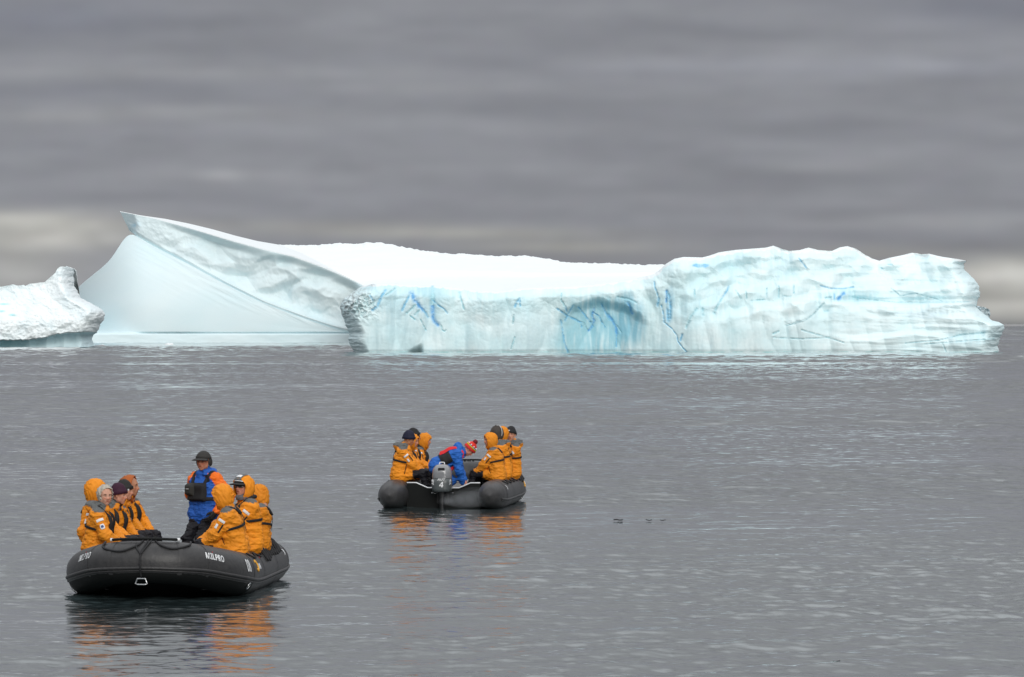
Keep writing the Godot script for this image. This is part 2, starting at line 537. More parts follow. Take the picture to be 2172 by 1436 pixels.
func facets(x: float, y: float) -> float:      # broken ice: flat faces that meet in sharp edges
	var wx := x + 1.6 * n_big.get_noise_2d(x * 1.3, y * 1.3)
	var wy := y + 1.6 * n_big.get_noise_2d(x * 1.3 + 70.0, y * 1.3)
	var z := 0.0
	for q in [[0.062, 0.045, 0.1, 1.0], [-0.035, 0.105, 0.4, 0.75], [0.115, -0.06, 0.7, 0.45], [0.02, 0.21, 0.2, 0.25]]:
		z += absf(pingpong(wx * q[0] + wy * q[1] + q[2] + 10.0, 0.5) - 0.25) * 4.0 * q[3]
	return z

func build_ice() -> void:
	n_big = noise_of(0.06, 101, 3)
	n_mid = noise_of(0.28, 102, 4)
	n_fine = noise_of(0.9, 103, 4)
	n_ridge = noise_of(0.17, 104, 4)
	n_ridge.fractal_type = FastNoiseLite.FRACTAL_RIDGED
	n_soft = noise_of(0.09, 106, 2)
	n_soft.fractal_type = FastNoiseLite.FRACTAL_RIDGED
	make_veins()
	box_veins()
	var grain := noise_tex(512, 0.03, 41, 5, true, 6.0)
	ice_mat = bumpy(vmat(0.55, 0.35), grain, 0.22, 0.16, true)
	snow_mat = bumpy(vmat(0.85, 0.25), grain, 0.1, 0.25, true)

	# ---- the great tilted berg: cliff in front, snow field behind, sail on the left
	var berg := thing("iceberg", "huge white iceberg with pointed sail and blue-veined cliff behind both boats", "iceberg", Vector3(0, 0, 0))
	var rim := [[722, 648], [735, 632], [748, 620], [770, 607], [790, 602], [830, 601], [860, 604], [900, 605], [930, 606], [965, 609], [1000, 614], [1060, 618], [1100, 612], [1160, 609], [1200, 608], [1240, 606], [1300, 598], [1350, 591], [1390, 580], [1402, 570], [1412, 560], [1430, 549], [1450, 545], [1490, 546], [1505, 542], [1525, 535], [1560, 530], [1600, 527], [1625, 525], [1640, 521], [1660, 528], [1675, 532], [1700, 530], [1715, 525], [1735, 530], [1765, 532], [1780, 525], [1797, 522], [1815, 527], [1835, 540], [1852, 549], [1865, 553], [1885, 547], [1910, 542], [1935, 536], [1945, 537], [1955, 539], [1970, 538], [2000, 545], [2030, 549], [2050, 553]]
	var left := [[600, 772], [607, 768], [620, 748], [634, 730], [648, 721], [660, 723], [672, 727], [680, 730], [690, 733], [705, 741], [718, 739], [728, 741], [738, 746], [748, 750], [790, 752]]
	var right := [[553, 2049], [560, 2044], [570, 2046], [585, 2058], [596, 2070], [605, 2077], [625, 2079], [636, 2073], [645, 2072], [650, 2069], [660, 2080], [670, 2092], [680, 2104], [683, 2118], [690, 2131], [700, 2128], [708, 2125], [715, 2121], [722, 2120], [735, 2116], [742, 2117], [750, 2120], [790, 2120]]
	var push := func(u: float, v: float, t: float, s: float) -> float:
		var x := (u - 1086.0) * 0.0565
		var y := (748.0 - v) * 0.0565
		var d := 0.0
		# bays and headlands in plan
		d += 2.2 * n_big.get_noise_2d(x * 0.9, y * 0.12) + 1.5 * sin(u * 0.011)
		d -= 3.0 * smoothstep(980.0, 800.0, u)
		# the hollow in the middle, under its arched brow
		var arch := 640.0 + pow((u - 1275.0) / 88.0, 2.0) * 34.0 + 10.0 * n_mid.get_noise_2d(x * 0.5, 8.0) + 3.0 * n_fine.get_noise_2d(x, 3.0)
		var inside := smoothstep(1.0, 0.55, absf(u - 1280.0) / 105.0) * smoothstep(arch - 8.0, arch + 17.0, v)
		d += inside * (1.3 - 0.65 * smoothstep(660.0, 748.0, v))
		# the right half leans back towards its crest, in steps
		var hill := smoothstep(1380.0, 1560.0, u)
		var tw := t + 0.12 * n_mid.get_noise_2d(x * 0.3, 17.0) + 0.04 * n_fine.get_noise_2d(x * 0.7, 4.0)
		d += hill * (2.6 * smoothstep(0.5, 0.92, t) + 2.0 * smoothstep(0.9, 1.0, t) + 0.7 * smoothstep(0.40, 0.52, tw))
		var shelf := smoothstep(1700.0, 1900.0, u)
		d += shelf * (1.6 * smoothstep(650.0, 632.0, v + 5.0 * n_mid.get_noise_2d(x * 0.4, 2.0)) - 0.9 * smoothstep(640.0, 626.0, v) * smoothstep(600.0, 618.0, v) + 0.8 * smoothstep(718.0, 704.0, v + 6.0 * sin(u * 0.03)))
		d += shelf * 0.22 * n_mid.get_noise_2d(x * 0.35, y * 3.2)
		# the middle's rounded lip of snow
		d += (1.0 - hill) * 2.4 * pow(maxf(0.0, (t - 0.82) / 0.18), 2.0)
		# conchoidal flakes near the top, runnels below
		var flake := n_ridge.get_noise_2d(x * 1.1 + y * 0.5, y * 1.2 - x * 0.3)
		d += (0.015 + 0.36 * t * t) * flake
		d += hill * smoothstep(0.2, 0.6, t) * 0.75 * facets(x * 1.5, y * 1.9)
		d += (1.0 - hill) * 0.7 * n_soft.get_noise_2d(x * 1.1 + 30.0, y * 0.5)
		d += hill * 0.6 * n_soft.get_noise_2d(x * 1.7 + y * 0.3, y * 0.35)
		d += shelf * 0.28 * n_ridge.get_noise_2d(x * 0.16 + 5.0, y * 1.7 + x * 0.05)
		var run := n_fine.get_noise_2d(x * 0.8, y * 0.14)
		d += 0.13 * run * (1.0 - shelf * 0.7) * smoothstep(1.0, 0.5, t)
		d += 0.03 * n_mid.get_noise_3d(x * 1.6, y * 1.6, 3.0) + 0.016 * n_fine.get_noise_3d(x * 2.2, y * 2.2, 7.0)
		# broken, dirty brow at the left end
		var crag := smoothstep(820.0, 740.0, u) * smoothstep(690.0, 650.0, v)
		d += crag * (1.3 * n_ridge.get_noise_2d(x * 3.0, y * 3.0) + 0.6 * n_fine.get_noise_2d(x * 2.5, y * 2.5))
		# the sea cave and the wave-cut notch
		var cave := smoothstep(1.0, 0.3, absf(u - 880.0) / 20.0) * smoothstep(726.0, 748.0, v + 0.6 * (u - 892.0))
		d += 1.6 * cave
		d += 0.12 * smoothstep(740.0, 747.0, v)
		var q := vein_at(u, v)
		d += 0.22 * float(q[0])
		return d
	var tone := func(u: float, v: float, p: Vector3, t: float) -> Color:
		var hill := smoothstep(1380.0, 1560.0, u)
		var base := ICE.lerp(Color(0.80, 0.93, 0.945), clampf(0.45 + 0.9 * n_mid.get_noise_2d(p.x * 0.5, p.y * 0.7), 0.0, 1.0))
		base = base.lerp(Color(0.79, 0.915, 0.935), 0.55 * smoothstep(1500.0, 1850.0, u))
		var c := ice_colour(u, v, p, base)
		if t > 0.97 - 0.03 * n_fine.get_noise_2d(p.x, 4.0):
			c = c.lerp(SNOW, 0.8)
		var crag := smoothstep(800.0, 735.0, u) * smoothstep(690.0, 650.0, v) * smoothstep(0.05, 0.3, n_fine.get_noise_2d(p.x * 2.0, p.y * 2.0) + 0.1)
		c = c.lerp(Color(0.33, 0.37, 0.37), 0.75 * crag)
		c = c.lerp(Color(0.30, 0.62, 0.62), clampf(0.5 + 1.5 * n_fine.get_noise_2d(p.x * 0.6, 1.0), 0.0, 0.8) * smoothstep(744.5, 747.0, v))
		var q := vein_at(u + 1.2 * n_fine.get_noise_2d(p.x * 2.0, p.y * 2.0), v)
		return c.lerp(q[1], 0.92 * float(q[0]))
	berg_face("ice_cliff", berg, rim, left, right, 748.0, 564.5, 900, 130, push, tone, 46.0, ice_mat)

	# the snow field rising behind the cliff to the skyline
	var near_row := []
	for q in rim:
		if q[0] >= 748 and q[0] <= 1402:
			near_row.append([q[0], q[1] + 4.0, 584.0])
	near_row.append([1440, 575, 584.0])
	var sky_row := [[590, 518, 935], [620, 520, 940], [660, 519.5, 940], [690, 517, 940], [712, 514.5, 940], [760, 516, 940], [775, 514, 940], [800, 513, 940], [830, 518, 940], [880, 527, 940], [940, 536, 940], [1000, 540, 940], [1060, 544, 940], [1130, 546, 940], [1160, 550, 940], [1200, 557, 940], [1300, 560, 940], [1440, 563, 940]]
	var mid_row := [[758, 614, 850], [800, 602, 850], [900, 597, 850], [1060, 596, 850], [1440, 592, 850]]
	var mid2_row := [[700, 571, 890], [760, 570, 890], [900, 570, 890], [1100, 574, 890], [1440, 578, 890]]
	var back_row := [[590, 700, 1010], [1440, 700, 1010]]
	berg_rows("snow_field", berg, [near_row, mid_row, mid2_row, sky_row, back_row], 420, [50, 40, 60, 6], func(k): return k < 2, func(u: float, v: float, p: Vector3, k: float, s: float) -> Array:
		var y := 0.22 * n_mid.get_noise_2d(p.x * 0.35, p.z * 0.35) + 0.3 * n_big.get_noise_2d(p.x * 0.4, p.z * 0.5)
		if k > 2.85 and k < 3.05:
			y += 0.22 * n_fine.get_noise_2d(p.x * 0.7, 0.0)
		return [SNOW, Vector3(0, y * smoothstep(0.0, 0.1, k), 0)], snow_mat)

	# the sail: a tilted, wave-polished face under a diagonal old water line
	var dl := [[276, 488], [330, 520], [400, 556], [480, 600], [560, 640], [640, 670], [700, 690], [738, 702]]
	var edge := [[120, 704], [138, 650], [150, 625], [164, 610], [188, 590], [207, 575], [226, 560], [240, 545], [249, 530], [256, 515], [266, 500], [276, 490]]
	var top_of := func(u: float) -> float:
		return track(edge, u) if u < 276.0 else track(dl, u) + 4.0
	var rows := []
	rows.append([[118, 760, 852], [760, 760, 852]])
	rows.append([[118, 727, 854], [760, 727, 854]])
	rows.append([[118, 708.5, 854.2], [760, 708.5, 854.2]])
	rows.append([[118, 706.5, 855.0], [760, 706.5, 855.0]])
	for f in [0.0, 0.3, 0.6, 0.85, 1.0]:
		var r := []
		for k in 41:
			var u := 118.0 + (745.0 - 118.0) * k / 40.0
			r.append([u, lerpf(704.0, top_of.call(u), f), 854.4 + 7.5 * pow((704.0 - lerpf(704.0, top_of.call(u), f)) / 214.0, 2.0) + 34.0 * pow(clampf((330.0 - u) / 210.0, 0.0, 1.0), 2.5)])
		rows.append(r)
	rows.append([[118, 704, 905], [276, 500, 905], [400, 560, 880], [745, 706, 880]])
	berg_rows("polished_face", berg, rows, 330, [3, 8, 3, 3, 26, 26, 24, 18, 3], func(k): return k >= 4 and k <= 6, func(u: float, v: float, p: Vector3, k: float, s: float) -> Array:
		var c := Color(0.70, 0.855, 0.895).lerp(Color(0.75, 0.875, 0.905), clampf(0.5 + 1.1 * n_mid.get_noise_2d((p.x + p.y) * 0.12, (p.y - p.x * 0.4) * 0.3), 0.0, 1.0))
		var z := 0.0
		if k < 4.0:
			z = 0.15 * n_mid.get_noise_2d(p.x * 0.3, p.y)
		else:
			var near := smoothstep(5.2, 7.6, k + 0.35 * n_mid.get_noise_2d(p.x * 0.4, p.y * 0.4)) * smoothstep(250.0, 330.0, u)
			var q := n_fine.get_noise_2d((p.x + p.y * 2.0) * 0.35, (p.y - p.x * 0.5) * 0.10)
			z = 0.3 * n_big.get_noise_2d(p.x * 0.5, p.y * 0.5) + 0.12 * near * q
		return [c, Vector3(0, 0, z)], ice_mat, 40)
	var cut := [[274, 489, 868.0]]
	var lip := [[272, 483, 866.5]]
	var up1 := [[265, 470, 867.0]]
	for q in [[292, 0], [330, 0], [400, 0], [480, 0], [560, 0], [640, 0], [700, 0], [745, 0]]:
		var u: float = q[0]
		var v := track(dl, u)
		cut.append([u, v + 5.0, 854.9 + 7.5 * pow((704.0 - v) / 214.0, 2.0)])
		lip.append([u, v - 5.0, 854.2 + 7.5 * pow((704.0 - v) / 214.0, 2.0)])
	var brow := [[255, 449, 868.0]]
	for q in [[285, 455], [330, 464], [400, 483], [480, 507], [560, 529], [620, 543], [680, 564], [740, 590], [774, 607]]:
		brow.append([q[0], q[1], 854.7 + 7.5 * pow((704.0 - track(dl, q[0])) / 214.0, 2.0)])
	var b2 := []
	for q in brow:
		b2.append([q[0], q[1]])
	for u in [292, 330, 400, 480, 560, 640, 700, 755]:
		up1.append([u, lerpf(track(dl, u), track(b2, u), 0.5), 854.3 + 7.5 * pow((704.0 - track(dl, u)) / 214.0, 2.0)])
	var flat := noise_of(0.055, 105, 2)
	flat.fractal_type = FastNoiseLite.FRACTAL_RIDGED
	var crest := [[254, 448, 890], [300, 457, 890], [350, 464, 892], [400, 474, 895], [450, 486, 900], [500, 500, 905], [545, 511, 910], [592, 519, 920], [640, 537, 915], [700, 567, 900], [776, 607, 880]]
	berg_rows("upper_face", berg, [cut, lip, up1, brow, crest, [[430, 720, 915], [600, 720, 990], [774, 720, 960]]], 330, [6, 26, 26, 8, 6], func(k): return false, func(u: float, v: float, p: Vector3, k: float, s: float) -> Array:
		var c := SNOW
		var z := 0.0
		if k < 3.0:
			var on := smoothstep(0.6, 1.3, k) * smoothstep(3.0, 2.6, k)
			var facet := facets(p.x * 0.55 + 3.0 * n_big.get_noise_2d(p.x, p.y), p.y * 0.85 + 2.0 * n_big.get_noise_2d(p.x + 40.0, p.y)) * 0.62
			z = -on * (2.2 * facet * smoothstep(300.0, 460.0, u) + 0.35 * n_mid.get_noise_2d(p.x * 0.4, p.y * 0.5) + 0.10 * n_fine.get_noise_2d(p.x * 0.8, p.y * 0.8))
			c = Color(0.75, 0.875, 0.905).lerp(Color(0.66, 0.83, 0.875), clampf(1.4 * n_mid.get_noise_2d(p.x * 0.22 + 3.0, p.y * 0.4), 0.0, 0.8))
			var tip := gauss((u - 287.0) / 9.0) * gauss((v - 478.0) / 7.0)
			c = c.lerp(Color(0.35, 0.65, 0.82), 0.6 * tip * clampf(0.5 + 2.0 * n_fine.get_noise_2d(p.x, p.y), 0.0, 1.0))
		return [c, Vector3(0, 0, z)], ice_mat)

	# the block that shows behind the right end
	var blk := [[0, 0]]
	blk = [[2068, 648], [2085, 651], [2097, 656], [2100, 657]]
	berg_face("ice_block", berg, blk, [[640, 2060], [760, 2060]], [[655, 2100], [672, 2098], [690, 2099], [760, 2099]], 738.0, 673.0, 50, 60, func(u: float, v: float, t: float, s: float) -> float:
		return 0.8 * n_fine.get_noise_2d(u * 0.12, v * 0.12) + 0.8 * n_mid.get_noise_2d(u * 0.2, v * 0.2), func(u: float, v: float, p: Vector3, t: float) -> Color:
		return Color(0.62, 0.72, 0.75).lerp(Color(0.36, 0.48, 0.53), clampf(0.4 + n_fine.get_noise_2d(p.x * 1.2, p.y * 1.2), 0.0, 1.0)), 14.0, ice_mat)

	# ---- the lesser berg at the left edge of the view
	var small := thing("iceberg", "smaller rough snowy iceberg with knob on top, cut off by the left edge", "iceberg", Vector3(0, 0, 0))
	var rim2 := [[-300, 690], [-240, 650], [-160, 628], [-80, 615], [0, 608], [18, 605], [28, 603], [38, 606], [50, 604], [53, 607], [62, 602], [95, 598], [104, 590], [116, 580], [122, 570], [128, 565], [138, 566], [142, 564], [150, 569], [157, 569], [159, 574]]
	var left2 := [[560, -300], [780, -300]]
	var right2 := [[564, 156], [580, 157], [604, 157], [612, 160], [622, 166], [632, 172], [640, 186], [648, 203], [656, 216], [664, 222], [674, 221], [684, 215], [692, 211], [700, 208], [706, 205], [710, 197], [718, 196], [728, 198], [738, 201], [780, 202]]
	var lipv := [[-300, 728], [-100, 724], [0, 722], [60, 721], [95, 716], [120, 709], [150, 706], [210, 704]]
	var push2 := func(u: float, v: float, t: float, s: float) -> float:
		var x := u * 0.0686
		var y := (737.0 - v) * 0.0686
		var lv := track(lipv, u) + 2.0 * n_fine.get_noise_2d(x * 1.5, 2.0)
		var below := smoothstep(lv - 1.0, lv + 3.0, v)
		var d := below * (2.8 - 1.0 * smoothstep(lv + 8.0, 738.0, v))
		d += (1.0 - below) * (5.0 * smoothstep(0.35, 1.0, t) + 0.35 * n_ridge.get_noise_2d(x * 1.2 - y * 0.4, y * 1.4) + 0.4 * n_mid.get_noise_2d(x * 0.9, y * 1.2) + 0.12 * n_fine.get_noise_3d(x * 1.7, y * 1.9, 5.0))
		d += below * 0.5 * absf(sin(u * 0.085 + 1.0))
		return d
	var tone2 := func(u: float, v: float, p: Vector3, t: float) -> Color:
		var lv := track(lipv, u) + 2.0 * n_fine.get_noise_2d(u * 0.0686 * 1.5, 2.0)
		var c := Color(0.85, 0.915, 0.93)
		c = c.lerp(Color(0.70, 0.83, 0.87), clampf(0.05 + 0.9 * n_mid.get_noise_2d(p.x * 0.7, p.y * 0.9), 0.0, 0.5))
		c = c.lerp(Color(0.66, 0.70, 0.71), clampf(1.6 * n_fine.get_noise_2d(p.x * 1.8, p.y * 1.8) - 0.35, 0.0, 0.6) * smoothstep(60.0, 190.0, u))
		for q in [[8, 645, 10, 2.0], [26, 668, 7, 2.4], [4, 660, 7, 2.0]]:
			c = c.lerp(Color(0.25, 0.68, 0.74), 0.8 * gauss((u - q[0]) / q[2]) * gauss((v - q[1]) / q[3]))
		var below := smoothstep(lv - 0.5, lv + 1.5, v)
		var blue := Color(0.66, 0.835, 0.88).lerp(Color(0.55, 0.80, 0.85), smoothstep(80.0, 20.0, u + 10.0 * n_fine.get_noise_2d(p.x, p.y)))
		return c.lerp(blue, below)
	berg_face("snow_mass", small, rim2, left2, right2, 737.0, 686.0, 420, 120, push2, tone2, 40.0, ice_mat)

	# ---- scraps of floating ice
	for q in [[359, 730.5, 17, 3.0, "small flat scrap of white ice floating before the great berg's sail"], [216, 733.0, 13, 2.5, "sliver of white ice adrift beside the smaller berg's foot"]]:
		var d: float = 35000.0 / (q[1] + 0.8 - 686.0)
		var w: float = q[2] / LENS * d
		var f := thing("ice_floe", q[4], "ice floe", Vector3((q[0] - 1086.0) / LENS * d, 0, -d))
		part("slab", lump(w, float(q[3]) / LENS * d * 1.1, w * 0.8, int(q[0])), snow_mat, f)

func lump(w: float, h: float, l: float, seed_: int) -> ArrayMesh:
	var nu := 25
	var nv := 12
	var pos := PackedVector3Array()
	var col := PackedColorArray()
	for j in nv:
		var a := -PI / 2 + PI * j / (nv - 1)
		for i in nu:
			var b := TAU * (i % (nu - 1)) / (nu - 1)
			var dir := Vector3(cos(a) * cos(b), sin(a), cos(a) * sin(b))
			var r := 1.0 + 0.55 * n_mid.get_noise_3d(dir.x * 4.0 + seed_, dir.y * 4.0, dir.z * 4.0)
			pos.append(Vector3(dir.x * w * 0.5 * r, dir.y * h * r, dir.z * l * 0.5 * r))
			col.append(SNOW)
	return grid_mesh(nu, nv, pos, col, true)

# ---------------------------------------------------------------- inflatable boats
# Boat axes: +z bow, +x port, y up from the water line.
var tube_c := PackedVector3Array()      # centre line, port stern round the bow to starboard stern
var tube_r := PackedFloat32Array()
var tube_s := PackedFloat32Array()      # arc length
var rubber: StandardMaterial3D
var black_rubber: StandardMaterial3D
var white_print: StandardMaterial3D
var rope_mat: StandardMaterial3D
var steel: StandardMaterial3D
var alu: StandardMaterial3D

func make_tube_line() -> void:
	var half := [[0.95, 0.265, -2.99, 0.015], [0.95, 0.265, -2.975, 0.07], [0.95, 0.263, -2.94, 0.12], [0.95, 0.26, -2.86, 0.175], [0.95, 0.255, -2.74, 0.222], [0.95, 0.25, -2.55, 0.262], [0.95, 0.245, -2.3, 0.286], [0.95, 0.24, -2.0, 0.29], [0.95, 0.24, 0.3, 0.29], [0.95, 0.25, 0.9, 0.29], [0.945, 0.275, 1.3, 0.287], [0.90, 0.315, 1.62, 0.283], [0.78, 0.365, 1.92, 0.278], [0.62, 0.42, 2.2, 0.272], [0.50, 0.455, 2.38, 0.268], [0.36, 0.475, 2.49, 0.265], [0.0, 0.49, 2.54, 0.264]]
	var ctl := []
	for q in half:
		ctl.append(q)
	for k in range(half.size() - 2, -1, -1):
		ctl.append([-half[k][0], half[k][1], half[k][2], half[k][3]])
	for k in ctl.size() - 1:
		var a: Array = ctl[k]
		var b: Array = ctl[k + 1]
		var p := Vector3(a[0], a[1], a[2])
		var q := Vector3(b[0], b[1], b[2])
		var n := maxi(2, int(p.distance_to(q) / 0.07))
		for i in n:
			var t := float(i) / n
			tube_c.append(p.lerp(q, t))
			tube_r.append(lerpf(a[3], b[3], t))
	var last: Array = ctl[ctl.size() - 1]
	tube_c.append(Vector3(last[0], last[1], last[2]))
	tube_r.append(last[3])
	for pass_ in 2:
		for i in range(1, tube_c.size() - 1):
			tube_c[i] = tube_c[i] * 0.5 + (tube_c[i - 1] + tube_c[i + 1]) * 0.25
	var s := 0.0
	for i in tube_c.size():
		if i:
			s += tube_c[i].distance_to(tube_c[i - 1])
		tube_s.append(s)

func tube_frame(s: float) -> Array:       # [centre, outward, up, radius] at arc length s
	var n := tube_s.size()
	var i := clampi(tube_s.bsearch(s) - 1, 0, n - 2)
	var t := clampf((s - tube_s[i]) / maxf(tube_s[i + 1] - tube_s[i], 1e-6), 0.0, 1.0)
	var d0 := (tube_c[i + 1] - tube_c[maxi(i - 1, 0)]).normalized()
	var d1 := (tube_c[mini(i + 2, n - 1)] - tube_c[i]).normalized()
	var dir := d0.lerp(d1, t).normalized()
	var out := Vector3.UP.cross(dir).normalized()
	return [tube_c[i].lerp(tube_c[i + 1], t), out, dir.cross(out).normalized(), lerpf(tube_r[i], tube_r[i + 1], t)]

func on_tube(s: float, deg: float, off := 0.0) -> Vector3:
	var f := tube_frame(s)
	var a := deg_to_rad(deg)
	return f[0] + (f[1] * cos(a) + f[2] * sin(a)) * (float(f[3]) + off)

func s_at(z: float, port := true) -> float:      # arc length where the tube passes that z
	var n := tube_c.size()
	if port:
		for i in n:
			if tube_c[i].z >= z:
				return tube_s[i]
	else:
		for i in range(n - 1, -1, -1):
			if tube_c[i].z >= z:
				return tube_s[i]
	return tube_s[n / 2]

func sheet_on_tube(s0: float, s1: float, a0: float, a1: float, off: float, ns: int, na: int) -> ArrayMesh:   # a strip of fabric stuck on the tube
	var pos := PackedVector3Array()
	for j in ns:
		for i in na:
			var k := off
			if i == 0 or i == na - 1:
				k = -0.004
			pos.append(on_tube(lerpf(s0, s1, float(j) / (ns - 1)), lerpf(a0, a1, float(i) / (na - 1)), k))
	return grid_mesh(na, ns, pos)

func rod(points: Array, r: float, sides := 8, cap := true) -> ArrayMesh:    # a round rod or rope through points
	var pts := []
	for p in points:
		pts.append(p)
	var n := pts.size()
	var pos := PackedVector3Array()
	var ref := Vector3.UP
	for j in n:
		var dir: Vector3 = (pts[mini(j + 1, n - 1)] - pts[maxi(j - 1, 0)]).normalized()
		if absf(dir.dot(ref)) > 0.95:
			ref = Vector3(1, 0, 0) if absf(dir.x) < 0.9 else Vector3(0, 0, 1)
		var x := dir.cross(ref).normalized()
		var y := x.cross(dir).normalized()
		ref = y
		var rr := r
		for pass_ in (2 if cap and (j == 0 or j == n - 1) else 1):
			if cap and ((j == 0 and pass_ == 0) or (j == n - 1 and pass_ == 1)):
				rr = 0.0005
			else:
				rr = r
			for i in sides + 1:
				var a := TAU * i / sides
				pos.append(pts[j] + (x * cos(a) + y * sin(a)) * rr)
	return grid_mesh(sides + 1, pos.size() / (sides + 1), pos, PackedColorArray(), true)

func curve(points: Array, n: int) -> Array:          # a smooth line through points
	var out := []
	var m := points.size()
	for k in m - 1:
		for i in n:
			var t := float(i) / n
			out.append((points[k] as Vector3).cubic_interpolate(points[k + 1], points[maxi(k - 1, 0)], points[mini(k + 2, m - 1)], t))
	out.append(points[m - 1])
	return out

func join(meshes: Array) -> ArrayMesh:
	var st := SurfaceTool.new()
	st.begin(Mesh.PRIMITIVE_TRIANGLES)
	for m in meshes:
		st.append_from(m, 0, Transform3D())
	return st.commit()

func slab(poly: Array, depth: float, at: Transform3D) -> ArrayMesh:    # a board cut to an outline in its own x-y plane
	var pp := PackedVector2Array()
	for p in poly:
		pp.append(Vector2(p[0], p[1]))
	var tri := Geometry2D.triangulate_polygon(pp)
	var st := SurfaceTool.new()
	st.begin(Mesh.PRIMITIVE_TRIANGLES)
	st.set_smooth_group(-1)
	var add := func(a: Vector3, b: Vector3, c: Vector3, want: Vector3) -> void:
		var nrm := (c - a).cross(b - a)
		var list := [a, b, c] if nrm.dot(want) > 0.0 else [a, c, b]
		for v in list:
			st.add_vertex(at * v)
	for k in range(0, tri.size(), 3):
		var a := pp[tri[k]]
		var b := pp[tri[k + 1]]
		var c := pp[tri[k + 2]]
		add.call(Vector3(a.x, a.y, depth / 2), Vector3(b.x, b.y, depth / 2), Vector3(c.x, c.y, depth / 2), Vector3(0, 0, 1))
		add.call(Vector3(a.x, a.y, -depth / 2), Vector3(b.x, b.y, -depth / 2), Vector3(c.x, c.y, -depth / 2), Vector3(0, 0, -1))
	for k in pp.size():
		var a := pp[k]
		var b := pp[(k + 1) % pp.size()]
		var out := Vector3((b - a).y, -(b - a).x, 0)
		if not Geometry2D.is_polygon_clockwise(pp):
			out = out
		else:
			out = -out
		add.call(Vector3(a.x, a.y, depth / 2), Vector3(b.x, b.y, depth / 2), Vector3(b.x, b.y, -depth / 2), out)
		add.call(Vector3(a.x, a.y, depth / 2), Vector3(b.x, b.y, -depth / 2), Vector3(a.x, a.y, -depth / 2), out)
	st.generate_normals()
	return st.commit()

func box_at(size: Vector3, at: Transform3D, bevel := 0.01) -> ArrayMesh:
	var w := size.x / 2
	var h := size.y / 2
	var b := minf(bevel, minf(w, h) * 0.5)
	return slab([[-w + b, -h], [w - b, -h], [w, -h + b], [w, h - b], [w - b, h], [-w + b, h], [-w, h - b], [-w, -h + b]], size.z, at)

func text_arrays(words: String, height: float, narrow := 1.0, slant := 0.0) -> Array:      # flat lettering, centred, as triangles
	var t := TextMesh.new()
	t.text = words
	t.font_size = 64
	t.pixel_size = height / 46.0
	t.depth = 0.0
	t.curve_step = 1.0
	var f := SystemFont.new()
	f.font_names = PackedStringArray(["Droid Sans"])
	f.font_weight = 700
	t.font = f
	var arr := t.surface_get_arrays(0)
	var v: PackedVector3Array = arr[Mesh.ARRAY_VERTEX]
	var idx: PackedInt32Array = arr[Mesh.ARRAY_INDEX]
	var out := PackedVector2Array()
	for k in idx:
		out.append(Vector2(v[k].x * narrow + v[k].y * slant, v[k].y))
	return [out]

func text_mesh(words: String, height: float, narrow: float, slant: float, put: Callable) -> ArrayMesh:
	var pts: PackedVector2Array = text_arrays(words, height, narrow, slant)[0]
	var st := SurfaceTool.new()
	st.begin(Mesh.PRIMITIVE_TRIANGLES)
	st.set_smooth_group(-1)
	for p in pts:
		st.add_vertex(put.call(p))
	st.generate_normals()
	return st.commit()

func tube_text(words: String, height: float, narrow: float, slant: float, s: float, deg: float, tilt := 0.0) -> ArrayMesh:
	return text_mesh(words, height, narrow, slant, func(p: Vector2) -> Vector3:
		var q := p.rotated(tilt)
		var f := tube_frame(s)
		return on_tube(s - q.x, deg + rad_to_deg(q.y / float(f[3])), 0.005))

func superloft(levels: Array, at: Transform3D, n := 32, power := 3.2) -> ArrayMesh:      # [y, half width x, half depth z, z offset, x offset]
	var pos := PackedVector3Array()
	for q in levels:
		for i in n + 1:
			var a := TAU * i / n
			var c := cos(a)
			var s := sin(a)
			var r := pow(pow(absf(c), power) + pow(absf(s), power), -1.0 / power)
			pos.append(at * Vector3(q[1] * c * r, q[0], q[2] * s * r + q[3]))
	return grid_mesh(n + 1, levels.size(), pos, PackedColorArray(), true)

func make_boat_materials() -> void:
	var skin_tex := noise_tex(512, 0.02, 61, 5, true, 4.0)
	rubber = bumpy(mat(Color(0.092, 0.092, 0.096), 0.42, 0.4), skin_tex, 1.3, 0.5)
	# salt and scuffs: paler, rougher blotches on the fabric
	var blot := NoiseTexture2D.new()
	blot.width = 512
	blot.height = 512
	blot.seamless = true
	blot.noise = noise_of(0.012, 62, 5)
	var ramp := Gradient.new()
	ramp.set_color(0, lin(Color(0.52, 0.53, 0.56)))
	ramp.set_color(1, lin(Color(1.0, 0.99, 0.97)))
	blot.color_ramp = ramp
	rubber.albedo_texture = blot
	rubber.albedo_color = lin(Color(0.055, 0.054, 0.055))
	black_rubber = bumpy(mat(Color(0.010, 0.011, 0.011), 0.55, 0.22), skin_tex, 2.0, 0.15)
	white_print = mat(Color(0.72, 0.73, 0.74), 0.6)
	rope_mat = mat(Color(0.013, 0.013, 0.015), 0.75)
	steel = mat(Color(0.62, 0.63, 0.64), 0.28, 0.5, 1.0)
	alu = mat(Color(0.55, 0.56, 0.57), 0.42, 0.5, 0.85)

